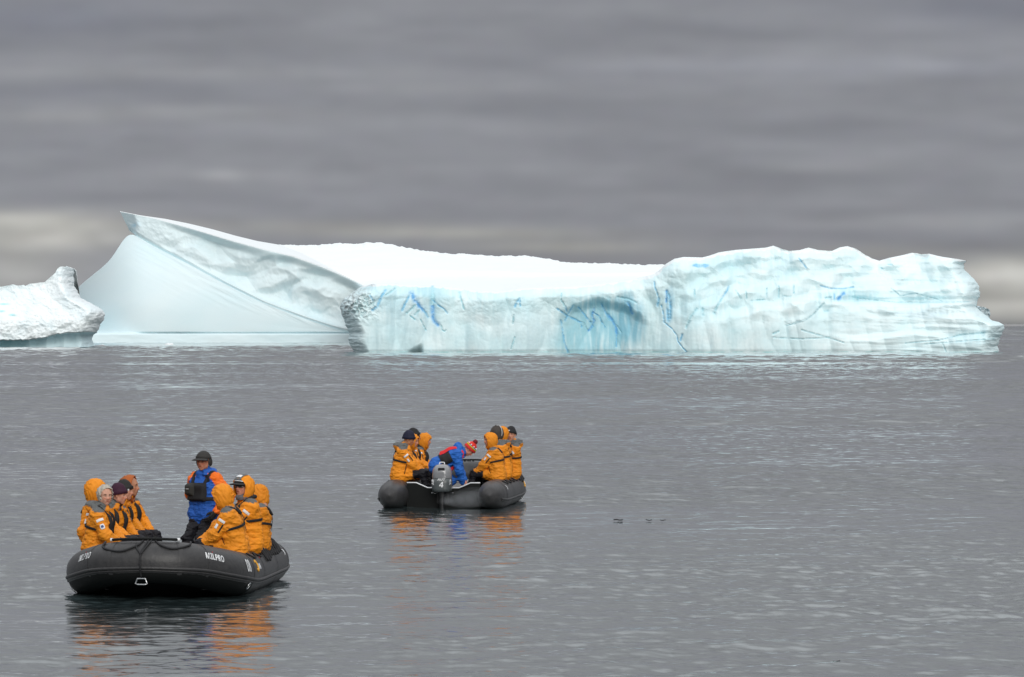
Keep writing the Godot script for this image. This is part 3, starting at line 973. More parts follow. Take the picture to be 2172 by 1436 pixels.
func make_boat(label: String, at: Vector3, turn: float, kind: int) -> Node3D:
	var b := thing("inflatable_boat", label, "boat", at, turn, "grey inflatable boats")
	var whole: float = tube_s[tube_s.size() - 1]
	var mid := whole / 2
	# tube
	var na := 33
	var pos := PackedVector3Array()
	var stations := []
	stations.append([0.0, 0.02])
	stations.append([0.0, 0.6])
	for i in 190:
		stations.append([whole * i / 189.0, 1.0])
	stations.append([whole, 0.6])
	stations.append([whole, 0.02])
	for q in stations:
		var f := tube_frame(q[0])
		for i in na:
			var a := TAU * (i % (na - 1)) / (na - 1)
			var r: float = f[3] * q[1]
			pos.append(f[0] + (f[1] * cos(a) + f[2] * sin(a)) * r)
	part("buoyancy_tube", grid_mesh(na, stations.size(), pos, PackedColorArray(), true), rubber, b)
	# rubbing strakes: two ribs along the outside
	for q in [[-14.0, 0.020], [-22.0, 0.012]]:
		var line := []
		for i in 160:
			line.append(on_tube(lerpf(s_at(-2.75), whole - s_at(-2.75), i / 159.0), q[0], 0.002))
		part("rubbing_strake", rod(line, q[1], 8), rubber, b)
	# welded seams between the panels of the tube
	for z in [-2.38, -1.1, 0.35, 1.25]:
		for side in [true, false]:
			var s := s_at(z, side)
			part("seam_tape", sheet_on_tube(s - 0.022, s + 0.022, -80, 130, 0.0035, 3, 24), rubber, b)
	for q in [0.36, 0.66]:
		for side in [-1.0, 1.0]:
			var s: float = mid + side * q
			part("seam_tape", sheet_on_tube(s - 0.02, s + 0.02, -80, 130, 0.0035, 3, 24), rubber, b)
	# black sheet laid round the lower side of the tube at the bow
	part("bow_black_sheet", sheet_on_tube(s_at(1.28, true), s_at(1.28, false), -26, -165, 0.006, 70, 18), black_rubber, b)
	# bottom of the hull
	var hp := PackedVector3Array()
	var hz := [-2.25, -1.5, -0.5, 0.4, 1.0, 1.4, 1.7, 2.0, 2.25, 2.4]
	for z in hz:
		var s := s_at(z, true)
		var f := tube_frame(s)
		var c: Vector3 = f[0]
		var side: float = c.x
		var bottom: float = c.y - f[3] * 0.8
		var keel: float = lerpf(-0.16, 0.20, smoothstep(1.3, 2.45, z))
		for i in 13:
			var t := -1.0 + i / 6.0
			hp.append(Vector3(side * t, lerpf(keel, bottom, pow(absf(t), 1.1)), z))
	part("hull_bottom", grid_mesh(13, hz.size(), hp), black_rubber, b)
	# floor boards
	var floor_mat := mat(Color(0.12, 0.12, 0.125), 0.5)
	for k in 4:
		part("floor_board", box_at(Vector3(1.32, 0.03, 0.98), Transform3D(Basis(), Vector3(0, 0.105, -1.7 + k * 1.0))), floor_mat, b)
	part("floor_board", slab([[-0.60, 0], [0.60, 0], [0.42, 0.3], [-0.42, 0.3]], 0.03, Transform3D(Basis(Vector3.RIGHT, PI / 2 - 0.35), Vector3(0, 0.125, 1.8))), floor_mat, b)
	# transom with its pale metal capping
	var edge := [[0.70, 0.47], [0.52, 0.47], [0.30, 0.375], [-0.30, 0.375], [-0.52, 0.47], [-0.70, 0.47]]
	var outline := [[-0.70, -0.06], [0.70, -0.06]]
	outline.append_array(edge)
	part("transom", slab(outline, 0.045, Transform3D(Basis(), Vector3(0, 0, -2.22))), black_rubber, b)
	var cap := []
	for q in edge:
		cap.append(Vector3(q[0], q[1] + 0.008, -2.225))
	part("transom_capping", rod(cap, 0.017, 8), alu, b)
	# bow locker and a bench of pale metal
	part("storage_box", join([box_at(Vector3(0.9, 0.26, 0.5), Transform3D(Basis(), Vector3(0, 0.25, 1.45)), 0.02), box_at(Vector3(0.96, 0.03, 0.56), Transform3D(Basis(), Vector3(0, 0.398, 1.45)), 0.01)]), alu, b)
	outboard(b, kind)
	# ropes: looped grab lines along both sides
	for side in [true, false]:
		var zs := [-1.9, -1.3, -0.7, -0.1, 0.5, 1.1]
		for k in zs.size() - 1:
			var s0 := s_at(zs[k], side)
			var s1 := s_at(zs[k + 1], side)
			part("grab_line", rod(curve([on_tube(s0, 62, 0.012), on_tube(lerpf(s0, s1, 0.25), 48, 0.014), on_tube(lerpf(s0, s1, 0.5), 43, 0.015), on_tube(lerpf(s0, s1, 0.75), 48, 0.014), on_tube(s1, 62, 0.012)], 5), 0.011, 6), rope_mat, b)
			part("rope_patch", sheet_on_tube(s0 - 0.05, s0 + 0.05, 54, 74, 0.012, 4, 6), black_rubber, b)
	# bow: handle bar, two drooping loops and the painter with its ring
	var bar := []
	for i in 13:
		bar.append(on_tube(lerpf(mid - 0.36, mid + 0.42, i / 12.0), 80, 0.035))
	part("bow_handle", rod(bar, 0.018, 8), black_rubber, b)
	for e in [0, 12]:
		part("handle_tip", rod([bar[e] + Vector3(-0.02, 0, 0), bar[e] + Vector3(0.02, 0, 0)], 0.021, 8), white_print, b)
	part("bow_rope", rod(curve([on_tube(mid + 0.50, 74, 0.02), on_tube(mid + 0.44, 46, 0.016), on_tube(mid + 0.26, 33, 0.016), on_tube(mid + 0.08, 52, 0.016), on_tube(mid + 0.03, 84, 0.02)], 8), 0.014, 7), rope_mat, b)
	part("bow_rope", rod(curve([on_tube(mid - 0.09, 84, 0.02), on_tube(mid - 0.17, 52, 0.016), on_tube(mid - 0.30, 42, 0.016), on_tube(mid - 0.44, 56, 0.016), on_tube(mid - 0.50, 76, 0.02)], 8), 0.014, 7), rope_mat, b)
	part("bow_rope", rod(curve([on_tube(mid - 0.03, 88, 0.03), on_tube(mid - 0.005, 55, 0.018), on_tube(mid + 0.03, 24, 0.02), on_tube(mid + 0.035, -8, 0.03), on_tube(mid + 0.035, -38, 0.024)], 8), 0.012, 7), rope_mat, b)
	part("bow_rope", rod(curve([on_tube(mid - 0.07, 88, 0.03), on_tube(mid - 0.03, 55, 0.018), on_tube(mid + 0.03, 24, 0.024)], 8), 0.012, 7), rope_mat, b)
	part("bow_rope", rod(curve([on_tube(mid + 0.10, 60, 0.016), on_tube(mid + 0.08, 42, 0.018), on_tube(mid + 0.03, 22, 0.028)], 8), 0.011, 7), rope_mat, b)
	var ring := []
	for q in [[-0.05, 0.025], [0.05, 0.025], [0.075, -0.04], [0.045, -0.05], [-0.045, -0.05], [-0.075, -0.04], [-0.05, 0.025], [0.05, 0.025]]:
		var c := on_tube(mid + 0.035, -46, 0.05)
		ring.append(c + Vector3(-q[0], q[1], 0))
	part("towing_ring", rod(ring, 0.010, 7, false), steel, b)
	for q in [[s_at(1.42, true), -34.0], [s_at(1.30, false), -48.0]]:
		var loop := []
		for i in 13:
			var a := TAU * i / 12.0
			loop.append(on_tube(q[0] + 0.032 * cos(a), q[1] + 9.0 * sin(a), 0.018))
		part("side_ring", rod(loop, 0.007, 6, false), steel, b)
	for q in [[0.9, true], [-0.9, true], [0.9, false], [-0.9, false]]:
		var c := on_tube(s_at(q[0], q[1]), 118, 0.0)
		part("air_valve", superloft([[0.0, 0.034, 0.034, 0.0], [0.014, 0.034, 0.034, 0.0], [0.018, 0.028, 0.028, 0.0], [0.019, 0.002, 0.002, 0.0]], Transform3D(Basis(Vector3(0, 0, 1), 0.5 * (1.0 if q[1] else -1.0)), c), 16, 2.0), black_rubber, b)
	return b

func lacing(b: Node3D, s0: float, s1: float, n: int, seed_: int) -> void:      # a lashed bundle of loops lying over the tube
	var rng := RandomNumberGenerator.new()
	rng.seed = seed_
	for k in n:
		var s := lerpf(s0, s1, (k + 0.5) / n)
		var w := 0.06 + 0.05 * rng.randf()
		var low := 24.0 + 16.0 * rng.randf()
		part("rope_loop", rod(curve([on_tube(s - w, 96, 0.02), on_tube(s - w * 0.9, 66, 0.04 + 0.03 * rng.randf()), on_tube(s - w * 0.5, low + 6, 0.02), on_tube(s, low, 0.016), on_tube(s + w * 0.5, low + 8, 0.02), on_tube(s + w, 70, 0.045 + 0.04 * rng.randf()), on_tube(s + w * 1.2, 98, 0.03)], 5), 0.013, 6), rope_mat, b)
	for q in [88.0, 74.0]:
		var line := []
		for i in 20:
			line.append(on_tube(lerpf(s0 - 0.1, s1 + 0.1, i / 19.0), q + 3.0 * sin(i * 1.7), 0.035 + 0.02 * sin(i * 2.3)))
		part("rope_loop", rod(line, 0.016, 6), rope_mat, b)

func outboard(b: Node3D, kind: int) -> void:
	var o := Node3D.new()
	o.name = "outboard_motor"
	b.add_child(o)
	o.position = Vector3(0.0, 0.0, -2.42)
	o.rotation.y = 0.0 if kind == 0 else 0.05
	o.scale = Vector3(0.93, 0.97, 0.95)
	var grey := mat(Color(0.20, 0.205, 0.215), 0.30, 0.5)
	grey.clearcoat_enabled = true
	grey.clearcoat = 0.5
	grey.clearcoat_roughness = 0.15
	var dark := mat(Color(0.075, 0.085, 0.088), 0.38, 0.5)
	var black := mat(Color(0.012, 0.012, 0.013), 0.5)
	var pale := mat(Color(0.55, 0.56, 0.58), 0.45)
	part("cowl", superloft([[0.60, 0.198, 0.255, -0.05], [0.645, 0.20, 0.265, -0.05], [0.70, 0.196, 0.262, -0.05], [0.76, 0.186, 0.25, -0.05], [0.80, 0.168, 0.23, -0.045], [0.835, 0.142, 0.20, -0.04], [0.855, 0.11, 0.165, -0.035], [0.868, 0.06, 0.09, -0.03], [0.870, 0.004, 0.01, -0.03]], Transform3D(), 40, 3.0), grey, o)
	part("lower_cowl", superloft([[0.325, 0.06, 0.1, -0.02], [0.33, 0.165, 0.205, -0.04], [0.345, 0.196, 0.245, -0.05], [0.40, 0.206, 0.258, -0.05], [0.50, 0.206, 0.264, -0.05], [0.592, 0.2, 0.258, -0.05], [0.598, 0.15, 0.2, -0.05]], Transform3D(), 40, 3.0), dark, o)
	part("drive_leg", superloft([[-0.55, 0.02, 0.12, -0.02], [-0.5, 0.035, 0.14, -0.02], [-0.1, 0.045, 0.12, 0.0], [0.05, 0.06, 0.12, 0.0], [0.2, 0.075, 0.13, 0.0], [0.335, 0.11, 0.15, 0.0]], Transform3D(), 24, 2.4), black, o)
	part("clamp_bracket", box_at(Vector3(0.24, 0.34, 0.1), Transform3D(Basis(), Vector3(0, 0.25, 0.19)), 0.03), black, o)
	part("tiller_arm", rod(curve([Vector3(0, 0.46, 0.2), Vector3(0.03, 0.52, 0.45), Vector3(0.06, 0.58, 0.72), Vector3(0.07, 0.60, 0.9)], 5), 0.024, 8), black, o)
	part("gill", box_at(Vector3(0.135, 0.058, 0.02), Transform3D(Basis(Vector3.RIGHT, -0.22), Vector3(0, 0.775, -0.296)), 0.012), black, o)
	part("carry_handle", rod(curve([Vector3(-0.05, 0.862, -0.12), Vector3(-0.04, 0.90, -0.06), Vector3(0.04, 0.90, -0.06), Vector3(0.05, 0.862, -0.12)], 5), 0.012, 7), pale, o)
	part("panel", box_at(Vector3(0.115, 0.085, 0.012), Transform3D(Basis(Vector3.RIGHT, -0.06), Vector3(0, 0.675, -0.312)), 0.012), grey, o)
	# side flashes
	for side in [-1.0, 1.0]:
		for q in [[0.545, 0.05, 0.5], [0.49, 0.03, 0.45]]:
			part("side_flash", box_at(Vector3(0.075, q[1], 0.01), Transform3D(Basis(Vector3.UP, side * 0.95) * Basis(Vector3(0, 0, 1), side * q[2]), Vector3(side * 0.172, q[0], -0.282)), 0.008), pale, o)
	var face := func(p: Vector2) -> Vector3:
		return Vector3(-p.x, p.y, -0.3185)
	part("lettering", text_mesh("AUT", 0.045, 1.3, 0.25, func(p: Vector2) -> Vector3: return face.call(p + Vector2(0, 0.575))), white_print, o)
	part("number", text_mesh("4", 0.105, 1.1, 0.12, func(p: Vector2) -> Vector3: return face.call(p + Vector2(0, 0.475))), white_print, o)
	# exhaust stub and steering link below the cowl
	part("steering_link", rod([Vector3(-0.22, 0.30, 0.02), Vector3(-0.1, 0.31, 0.1), Vector3(0.1, 0.31, 0.1), Vector3(0.22, 0.30, 0.02)], 0.014, 7), steel, o)

func print_boat(b: Node3D, kind: int) -> void:
	var whole: float = tube_s[tube_s.size() - 1]
	var mid := whole / 2
	var orange := mat(Color(0.75, 0.38, 0.04), 0.6)
	var red := mat(Color(0.6, 0.03, 0.04), 0.6)
	for side in [-1.0, 1.0]:
		var s: float = mid + side * 0.76
		part("maker_lettering", tube_text("MILPRO", 0.088, 0.70, 0.0, s, 26.0, 0.06 * side), white_print, b)
		part("letter_dot", sheet_on_tube(s + 0.012, s + 0.030, 40.5, 44.0, 0.007, 3, 3), red, b)
	if kind == 0:
		part("fleet_number", tube_text("08", 0.165, 0.55, -0.06, s_at(1.50, true), 18.0), white_print, b)
		part("fleet_number", tube_text("08", 0.165, 0.55, 0.06, s_at(1.42, false), 18.0), white_print, b)
	for port in [true, false]:
		var s := s_at(1.02, port)
		var arc := []
		for i in 15:
			var a := lerpf(0.6, 5.7, i / 14.0)
			arc.append(on_tube(s + 0.055 * cos(a), 22.0 + 15.0 * sin(a), 0.004))
		part("emblem_ring", rod(arc, 0.011, 6), orange, b)
		part("owner_lettering", tube_text("UARK", 0.075, 0.85, 0.0, s - (0.22 if port else 0.22), 20.0), white_print, b)
		part("pennant", sheet_on_tube(s_at(0.35, port) - 0.03, s_at(0.35, port) + 0.03, 38.0, 48.0, 0.006, 3, 3), red, b)
		part("stern_marking", sheet_on_tube(s_at(-2.08, port) - 0.04, s_at(-2.08, port) + 0.04, 20.0, 44.0, 0.006, 3, 4), white_print, b)

# ---------------------------------------------------------------- people
# A body is one skin: tapered capsules joined by a smooth minimum and meshed as surface nets.
# Bone: [a, b, radius a, radius b, colour number]
var cloth_noise: FastNoiseLite
var body_mat: StandardMaterial3D
var gear_mat: StandardMaterial3D
var lens_mat: StandardMaterial3D
var white_patch: StandardMaterial3D
var badge_blue: StandardMaterial3D
var head_arrays := {}
var hand_arrays := {}

func bone_distance(p: Vector3, q: Array) -> float:
	var a: Vector3 = q[0]
	var ba: Vector3 = q[1] - a
	var t := clampf((p - a).dot(ba) / maxf(ba.length_squared(), 1e-9), 0.0, 1.0)
	return p.distance_to(a + ba * t) - lerpf(q[2], q[3], t)

func field_at(p: Vector3, bones: Array, k: float) -> float:
	var f := 1.0
	for q in bones:
		var d := bone_distance(p, q)
		var h := maxf(k - absf(f - d), 0.0) / k
		f = minf(f, d) - h * h * k * 0.25
	return f

func nets(bones: Array, cell: float, k: float, cuts: Array, fold: float, paint: Callable) -> Dictionary:
	var lo := Vector3.ONE * 1e9
	var hi := -lo
	for q in bones:
		for e in 2:
			var r: float = q[2 + e] + 0.045
			lo = lo.min(q[e] - Vector3.ONE * r)
			hi = hi.max(q[e] + Vector3.ONE * r)
	var nx := int((hi.x - lo.x) / cell) + 2
	var ny := int((hi.y - lo.y) / cell) + 2
	var nz := int((hi.z - lo.z) / cell) + 2
	var f := PackedFloat32Array()
	f.resize(nx * ny * nz)
	f.fill(1.0)
	var own := PackedFloat32Array()
	own.resize(f.size())
	own.fill(1.0)
	var id := PackedByteArray()
	id.resize(f.size())
	var sy := nx
	var sz := nx * ny
	for q in bones:
		var a: Vector3 = q[0]
		var b: Vector3 = q[1]
		var ra: float = q[2]
		var rb: float = q[3]
		var ba := b - a
		var l2 := maxf(ba.length_squared(), 1e-9)
		var m := maxf(ra, rb) + k + cell * 2.0
		var l := ((a.min(b) - Vector3.ONE * m - lo) / cell).floor()
		var h := ((a.max(b) + Vector3.ONE * m - lo) / cell).ceil()
		var i0 := maxi(int(l.x), 0)
		var i1 := mini(int(h.x), nx - 1)
		for iz in range(maxi(int(l.z), 0), mini(int(h.z), nz - 1) + 1):
			for iy in range(maxi(int(l.y), 0), mini(int(h.y), ny - 1) + 1):
				var at := iz * sz + iy * sy
				var p := Vector3(0, lo.y + iy * cell, lo.z + iz * cell)
				for ix in range(i0, i1 + 1):
					p.x = lo.x + ix * cell
					var t := clampf((p - a).dot(ba) / l2, 0.0, 1.0)
					var d := p.distance_to(a + ba * t) - ra - (rb - ra) * t
					var g := f[at + ix]
					if d < own[at + ix]:
						own[at + ix] = d
						id[at + ix] = q[4]
					var w := k - absf(g - d)
					g = minf(g, d)
					if w > 0.0:
						g -= w * w / k * 0.25
					f[at + ix] = g
	if cuts.size() or fold > 0.0:
		for iz in nz:
			for iy in ny:
				var at := iz * sz + iy * sy
				for ix in nx:
					var g := f[at + ix]
					if g > 0.05 or g < -0.06:
						continue
					var p := lo + Vector3(ix, iy, iz) * cell
					if fold > 0.0:
						var n := id[at + ix]
						g += fold * (cloth_noise.get_noise_3d(p.x * 5.0, p.y * 13.0, p.z * 5.0) * 0.8 + cloth_noise.get_noise_3d(p.x * 15.0 + 7.0, p.y * 22.0, p.z * 15.0) * 0.4) * (1.0 if n != 3 else 0.3)
						if n != 2:
							var crease := maxf(0.0, 1.0 - absf(cloth_noise.get_noise_3d(p.x * 4.0 + 31.0, p.y * 9.0, p.z * 4.0)) * 7.0)
							g += fold * 0.55 * crease
					for c in cuts:
						var d: float = c[1] - p.distance_to(c[0])
						if d > g - 0.012:
							var w := maxf(0.012 - absf(g - d), 0.0) / 0.012
							g = maxf(g, d) + w * w * 0.003
					f[at + ix] = g
	var vert := {}
	var pos := PackedVector3Array()
	var nor := PackedVector3Array()
	var col := PackedColorArray()
	var idx := PackedInt32Array()
	var off := [0, 1, sy, sy + 1, sz, sz + 1, sz + sy, sz + sy + 1]
	var edges := [[0, 1], [2, 3], [4, 5], [6, 7], [0, 2], [1, 3], [4, 6], [5, 7], [0, 4], [1, 5], [2, 6], [3, 7]]
	var where := [Vector3(0, 0, 0), Vector3(1, 0, 0), Vector3(0, 1, 0), Vector3(1, 1, 0), Vector3(0, 0, 1), Vector3(1, 0, 1), Vector3(0, 1, 1), Vector3(1, 1, 1)]
	var v := PackedFloat32Array()
	v.resize(8)
	for iz in nz - 1:
		for iy in ny - 1:
			var row := iz * sz + iy * sy
			for ix in nx - 1:
				var at := row + ix
				var f0 := f[at]
				if f0 > 0.12 or f0 < -0.12:
					continue
				var neg := 0
				for c in 8:
					v[c] = f[at + off[c]]
					if v[c] < 0.0:
						neg += 1
				if neg == 0 or neg == 8:
					continue
				var sum := Vector3.ZERO
				var n := 0
				for e in edges:
					var a: float = v[e[0]]
					var b: float = v[e[1]]
					if (a < 0.0) != (b < 0.0):
						var w0: Vector3 = where[e[0]]
						sum += w0.lerp(where[e[1]], a / (a - b))
						n += 1
				var p := lo + (Vector3(ix, iy, iz) + sum / n) * cell
				var g := Vector3(v[1] + v[3] + v[5] + v[7] - v[0] - v[2] - v[4] - v[6], v[2] + v[3] + v[6] + v[7] - v[0] - v[1] - v[4] - v[5], v[4] + v[5] + v[6] + v[7] - v[0] - v[1] - v[2] - v[3]).normalized()
				vert[at] = pos.size()
				pos.append(p)
				nor.append(g)
				col.append(paint.call(id[at], p, g))
	for at in vert:
		var here: int = vert[at]
		var f0 := f[at]
		for axis in 3:
			var d: int = [1, sy, sz][axis]
			var u: int = [sy, sz, 1][axis]
			var w: int = [sz, 1, sy][axis]
			if (f0 < 0.0) == (f[at + d] < 0.0):
				continue
			if not (vert.has(at - u) and vert.has(at - w) and vert.has(at - u - w)):
				continue
			var a := here
			var b: int = vert[at - u]
			var c: int = vert[at - u - w]
			var e: int = vert[at - w]
			var nrm := (pos[c] - pos[a]).cross(pos[b] - pos[a])
			if nrm.dot(nor[a] + nor[c]) < 0.0:
				var swap := b
				b = e
				e = swap
			idx.append_array(PackedInt32Array([a, b, c, a, c, e]))
	return {"p": pos, "n": nor, "c": col, "i": idx}

func add_arrays(to: Dictionary, from: Dictionary, at: Transform3D, tint := Color.WHITE, flip := false) -> void:
	var base: int = to.p.size()
	for k in from.p.size():
		to.p.append(at * from.p[k])
		to.n.append((at.basis * from.n[k]).normalized())
		to.c.append(from.c[k] * tint)
	var idx: PackedInt32Array = from.i
	for k in range(0, idx.size(), 3):
		to.i.append(base + idx[k])
		to.i.append(base + idx[k + (2 if flip else 1)])
		to.i.append(base + idx[k + (1 if flip else 2)])

func to_mesh(d: Dictionary) -> ArrayMesh:
	var arr := []
	arr.resize(Mesh.ARRAY_MAX)
	arr[Mesh.ARRAY_VERTEX] = d.p
	arr[Mesh.ARRAY_NORMAL] = d.n
	arr[Mesh.ARRAY_COLOR] = d.c
	arr[Mesh.ARRAY_INDEX] = d.i
	var m := ArrayMesh.new()
	m.add_surface_from_arrays(Mesh.PRIMITIVE_TRIANGLES, arr)
	return m

const YELLOW := Color(0.72, 0.245, 0.012)
const YOKE := Color(0.115, 0.12, 0.12)
const BLACK := Color(0.012, 0.012, 0.013)

func make_head() -> void:          # middle of the head at the origin, facing +z; skin is drawn near white and tinted for each person
	var b := [
		[Vector3(0, 0.035, -0.022), Vector3(0, 0.035, 0.008), 0.088, 0.084, 0], [Vector3(0, -0.01, 0.03), Vector3(0, -0.07, 0.042), 0.064, 0.046, 0],
		[Vector3(0.036, -0.06, 0.02), Vector3(-0.036, -0.06, 0.02), 0.040, 0.040, 0], [Vector3(0.036, -0.022, 0.058), Vector3(0.034, -0.035, 0.058), 0.027, 0.025, 0], [Vector3(-0.036, -0.022, 0.058), Vector3(-0.034, -0.035, 0.058), 0.027, 0.025, 0],
		[Vector3(0, 0.006, 0.088), Vector3(0, -0.030, 0.108), 0.010, 0.014, 0], [Vector3(0.012, -0.034, 0.094), Vector3(-0.012, -0.034, 0.094), 0.010, 0.010, 0], [Vector3(-0.038, 0.026, 0.074), Vector3(0.038, 0.026, 0.074), 0.017, 0.017, 0],
		[Vector3(0.087, 0.012, -0.004), Vector3(0.083, -0.03, 0.004), 0.015, 0.010, 0], [Vector3(-0.087, 0.012, -0.004), Vector3(-0.083, -0.03, 0.004), 0.015, 0.010, 0],
		[Vector3(0, -0.10, 0.062), Vector3(0, -0.098, 0.060), 0.023, 0.023, 0], [Vector3(-0.018, -0.058, 0.084), Vector3(0.018, -0.058, 0.084), 0.009, 0.009, 0], [Vector3(-0.015, -0.071, 0.082), Vector3(0.015, -0.071, 0.082), 0.009, 0.009, 0],
		[Vector3(0, -0.05, -0.02), Vector3(0, -0.2, -0.035), 0.056, 0.062, 0]]
	var cuts := [[Vector3(0.033, 0.003, 0.098), 0.016], [Vector3(-0.033, 0.003, 0.098), 0.016]]
	head_arrays = nets(b, 0.0055, 0.022, cuts, 0.0, func(_i: int, p: Vector3, _g: Vector3) -> Color:
		var c := Color(1, 1, 1)
		var q := Vector2(absf(p.x), p.y)
		if p.z > 0.05:
			var eye := (q - Vector2(0.033, 0.002)) / Vector2(0.014, 0.007)
			if eye.length() < 1.0:
				c = Color(0.09, 0.10, 0.11) if q.distance_to(Vector2(0.033, 0.002)) < 0.006 else Color(0.75, 0.9, 1.0)
			elif ((q - Vector2(0.034, 0.022)) / Vector2(0.020, 0.005)).length() < 1.0:
				c = Color(0.30, 0.28, 0.26)
			elif ((Vector2(p.x, p.y) - Vector2(0, -0.0645)) / Vector2(0.026, 0.0035)).length() < 1.0:
				c = Color(0.35, 0.22, 0.2)
			elif ((Vector2(p.x, p.y) - Vector2(0, -0.0645)) / Vector2(0.027, 0.011)).length() < 1.0:
				c = Color(0.92, 0.62, 0.58)
			elif q.distance_to(Vector2(0.04, -0.03)) < 0.02 or Vector2(p.x, p.y).distance_to(Vector2(0, -0.03)) < 0.015:
				c = Color(1.05, 0.85, 0.82)
		return c)

func make_hand() -> void:          # a left hand: wrist at the origin, fingers along +z, palm down, thumb towards -x
	var b := [[Vector3(0, 0, -0.03), Vector3(0, 0, 0.02), 0.029, 0.030, 0], [Vector3(-0.022, 0, 0.03), Vector3(-0.026, 0, 0.085), 0.018, 0.015, 0], [Vector3(0, 0.003, 0.03), Vector3(0, 0.004, 0.09), 0.018, 0.015, 0], [Vector3(0.022, 0, 0.03), Vector3(0.026, -0.001, 0.08), 0.018, 0.014, 0]]
	for q in [[-0.030, 0.070, 0.09], [-0.010, 0.078, 0.094], [0.011, 0.073, 0.09], [0.030, 0.058, 0.082]]:
		var x: float = q[0]
		var l: float = q[1]
		var z: float = q[2]
		var k1 := Vector3(x, 0.0, z)
		var k2 := k1 + Vector3(x * 0.06, -0.012, l * 0.45)
		var k3 := k2 + Vector3(0, -0.020, l * 0.28)
		var k4 := k3 + Vector3(0, -0.020, l * 0.15)
		b.append([k1, k2, 0.0105, 0.0098, 0])
		b.append([k2, k3, 0.0098, 0.009, 0])
		b.append([k3, k4, 0.009, 0.0078, 0])
	b.append([Vector3(-0.024, -0.006, 0.018), Vector3(-0.050, -0.014, 0.05), 0.016, 0.0125, 0])
	b.append([Vector3(-0.050, -0.014, 0.05), Vector3(-0.058, -0.022, 0.078), 0.0125, 0.0115, 0])
	b.append([Vector3(-0.058, -0.022, 0.078), Vector3(-0.056, -0.028, 0.10), 0.0115, 0.009, 0])
	hand_arrays = nets(b, 0.005, 0.010, [], 0.0, func(_i: int, _p: Vector3, _g: Vector3) -> Color: return Color(1, 1, 1))

func bend_joint(a: Vector3, target: Vector3, l1: float, l2: float, pole: Vector3) -> Array:     # [middle joint, end]
	var d := target - a
	var l := minf(d.length(), (l1 + l2) * 0.995)
	var dir := d.normalized()
	var x := (l1 * l1 - l2 * l2 + l * l) / (2.0 * l)
	var h := sqrt(maxf(l1 * l1 - x * x, 0.0))
	var side := (pole - dir * pole.dot(dir)).normalized()
	return [a + dir * x + side * h, a + dir * l]

func conform(bones: Array, centre: Vector3, out: Vector3, up: Vector3, w: float, h: float, off: float, thick: float, nu: int, nv: int, round_ := 0.0) -> ArrayMesh:   # a panel laid on a body
	out = out.normalized()
	var x := up.cross(out).normalized()
	var y := out.cross(x).normalized()
	var pos := PackedVector3Array()
	for j in nv:
		for i in nu:
			var a := -1.0 + 2.0 * i / (nu - 1)
			var b := -1.0 + 2.0 * j / (nv - 1)
			if round_ > 0.0:
				a *= 1.0 - round_ * b * b * 0.5
			var p := centre + x * (a * w * 0.5) + y * (b * h * 0.5) + out * 0.25
			for k in 16:
				var d := field_at(p, bones, 0.05)
				if d < 0.002:
					break
				p -= out * d * 0.9
			var rim := 1.0 if (i > 0 and i < nu - 1 and j > 0 and j < nv - 1) else 0.0
			pos.append(p + out * (off + thick * rim))
	return grid_mesh(nu, nv, pos)

func belt(bones: Array, axis: Transform3D, y: float, height: float, off: float, from := 0.0, to := TAU) -> ArrayMesh:     # a strap round the body
	var n := 40
	var pos := PackedVector3Array()
	for j in 4:
		for i in n + 1:
			var a := lerpf(from, to, float(i) / n)
			var dir := axis.basis * Vector3(sin(a), 0, cos(a))
			var p := axis * Vector3(0, y + height * ([-0.5, -0.42, 0.42, 0.5][j]), 0) + dir * 0.45
			for k in 16:
				var d := field_at(p, bones, 0.05)
				if d < 0.002:
					break
				p -= dir * d * 0.9
			pos.append(p + dir * (off if j == 1 or j == 2 else off * 0.2))
	return grid_mesh(n + 1, 4, pos)

func shell(radii: Vector3, opening: float, drop: float, peak: float, wrinkle: float, thick: float, seed_: int) -> ArrayMesh:
	# a hood round a head that faces +z: from inside the rim, over the rim, to the back
	var nu := 33
	var pos := PackedVector3Array()
	var n := 22
	for j in n + 4:
		var inner := j < 4
		var t := (float(j - 4) / (n - 1)) if not inner else float(3 - j) * 0.18
		var theta := lerpf(opening, PI - 0.02, clampf(t, 0.0, 1.0))
		for i in nu:
			var phi := TAU * (i % (nu - 1)) / (nu - 1)
			var th := theta
			if sin(phi) > 0.0:
				th = lerpf(theta - peak * sin(phi), PI - 0.02, clampf(t, 0.0, 1.0) * clampf(t, 0.0, 1.0)) if t < 0.9 else theta
				th = minf(th, theta)
			var d := Vector3(sin(th) * cos(phi), sin(th) * sin(phi), cos(th))
			var r := radii
			if d.y < 0.0:
				r.y *= 1.0 + drop * -d.y
				r.x *= 1.0 + 0.25 * drop * -d.y
			var k := 1.0
			if inner:
				k = 1.0 - thick * (1.0 if j < 3 else 0.5)
			elif j == 4:
				k = 1.0 + thick * 0.25
			k += wrinkle * cloth_noise.get_noise_3d(d.x * 9.0 + seed_, d.y * 9.0, d.z * 9.0)
			pos.append(Vector3(d.x * r.x, d.y * r.y, d.z * r.z) * k)
	return grid_mesh(nu, n + 4, pos, PackedColorArray(), true)

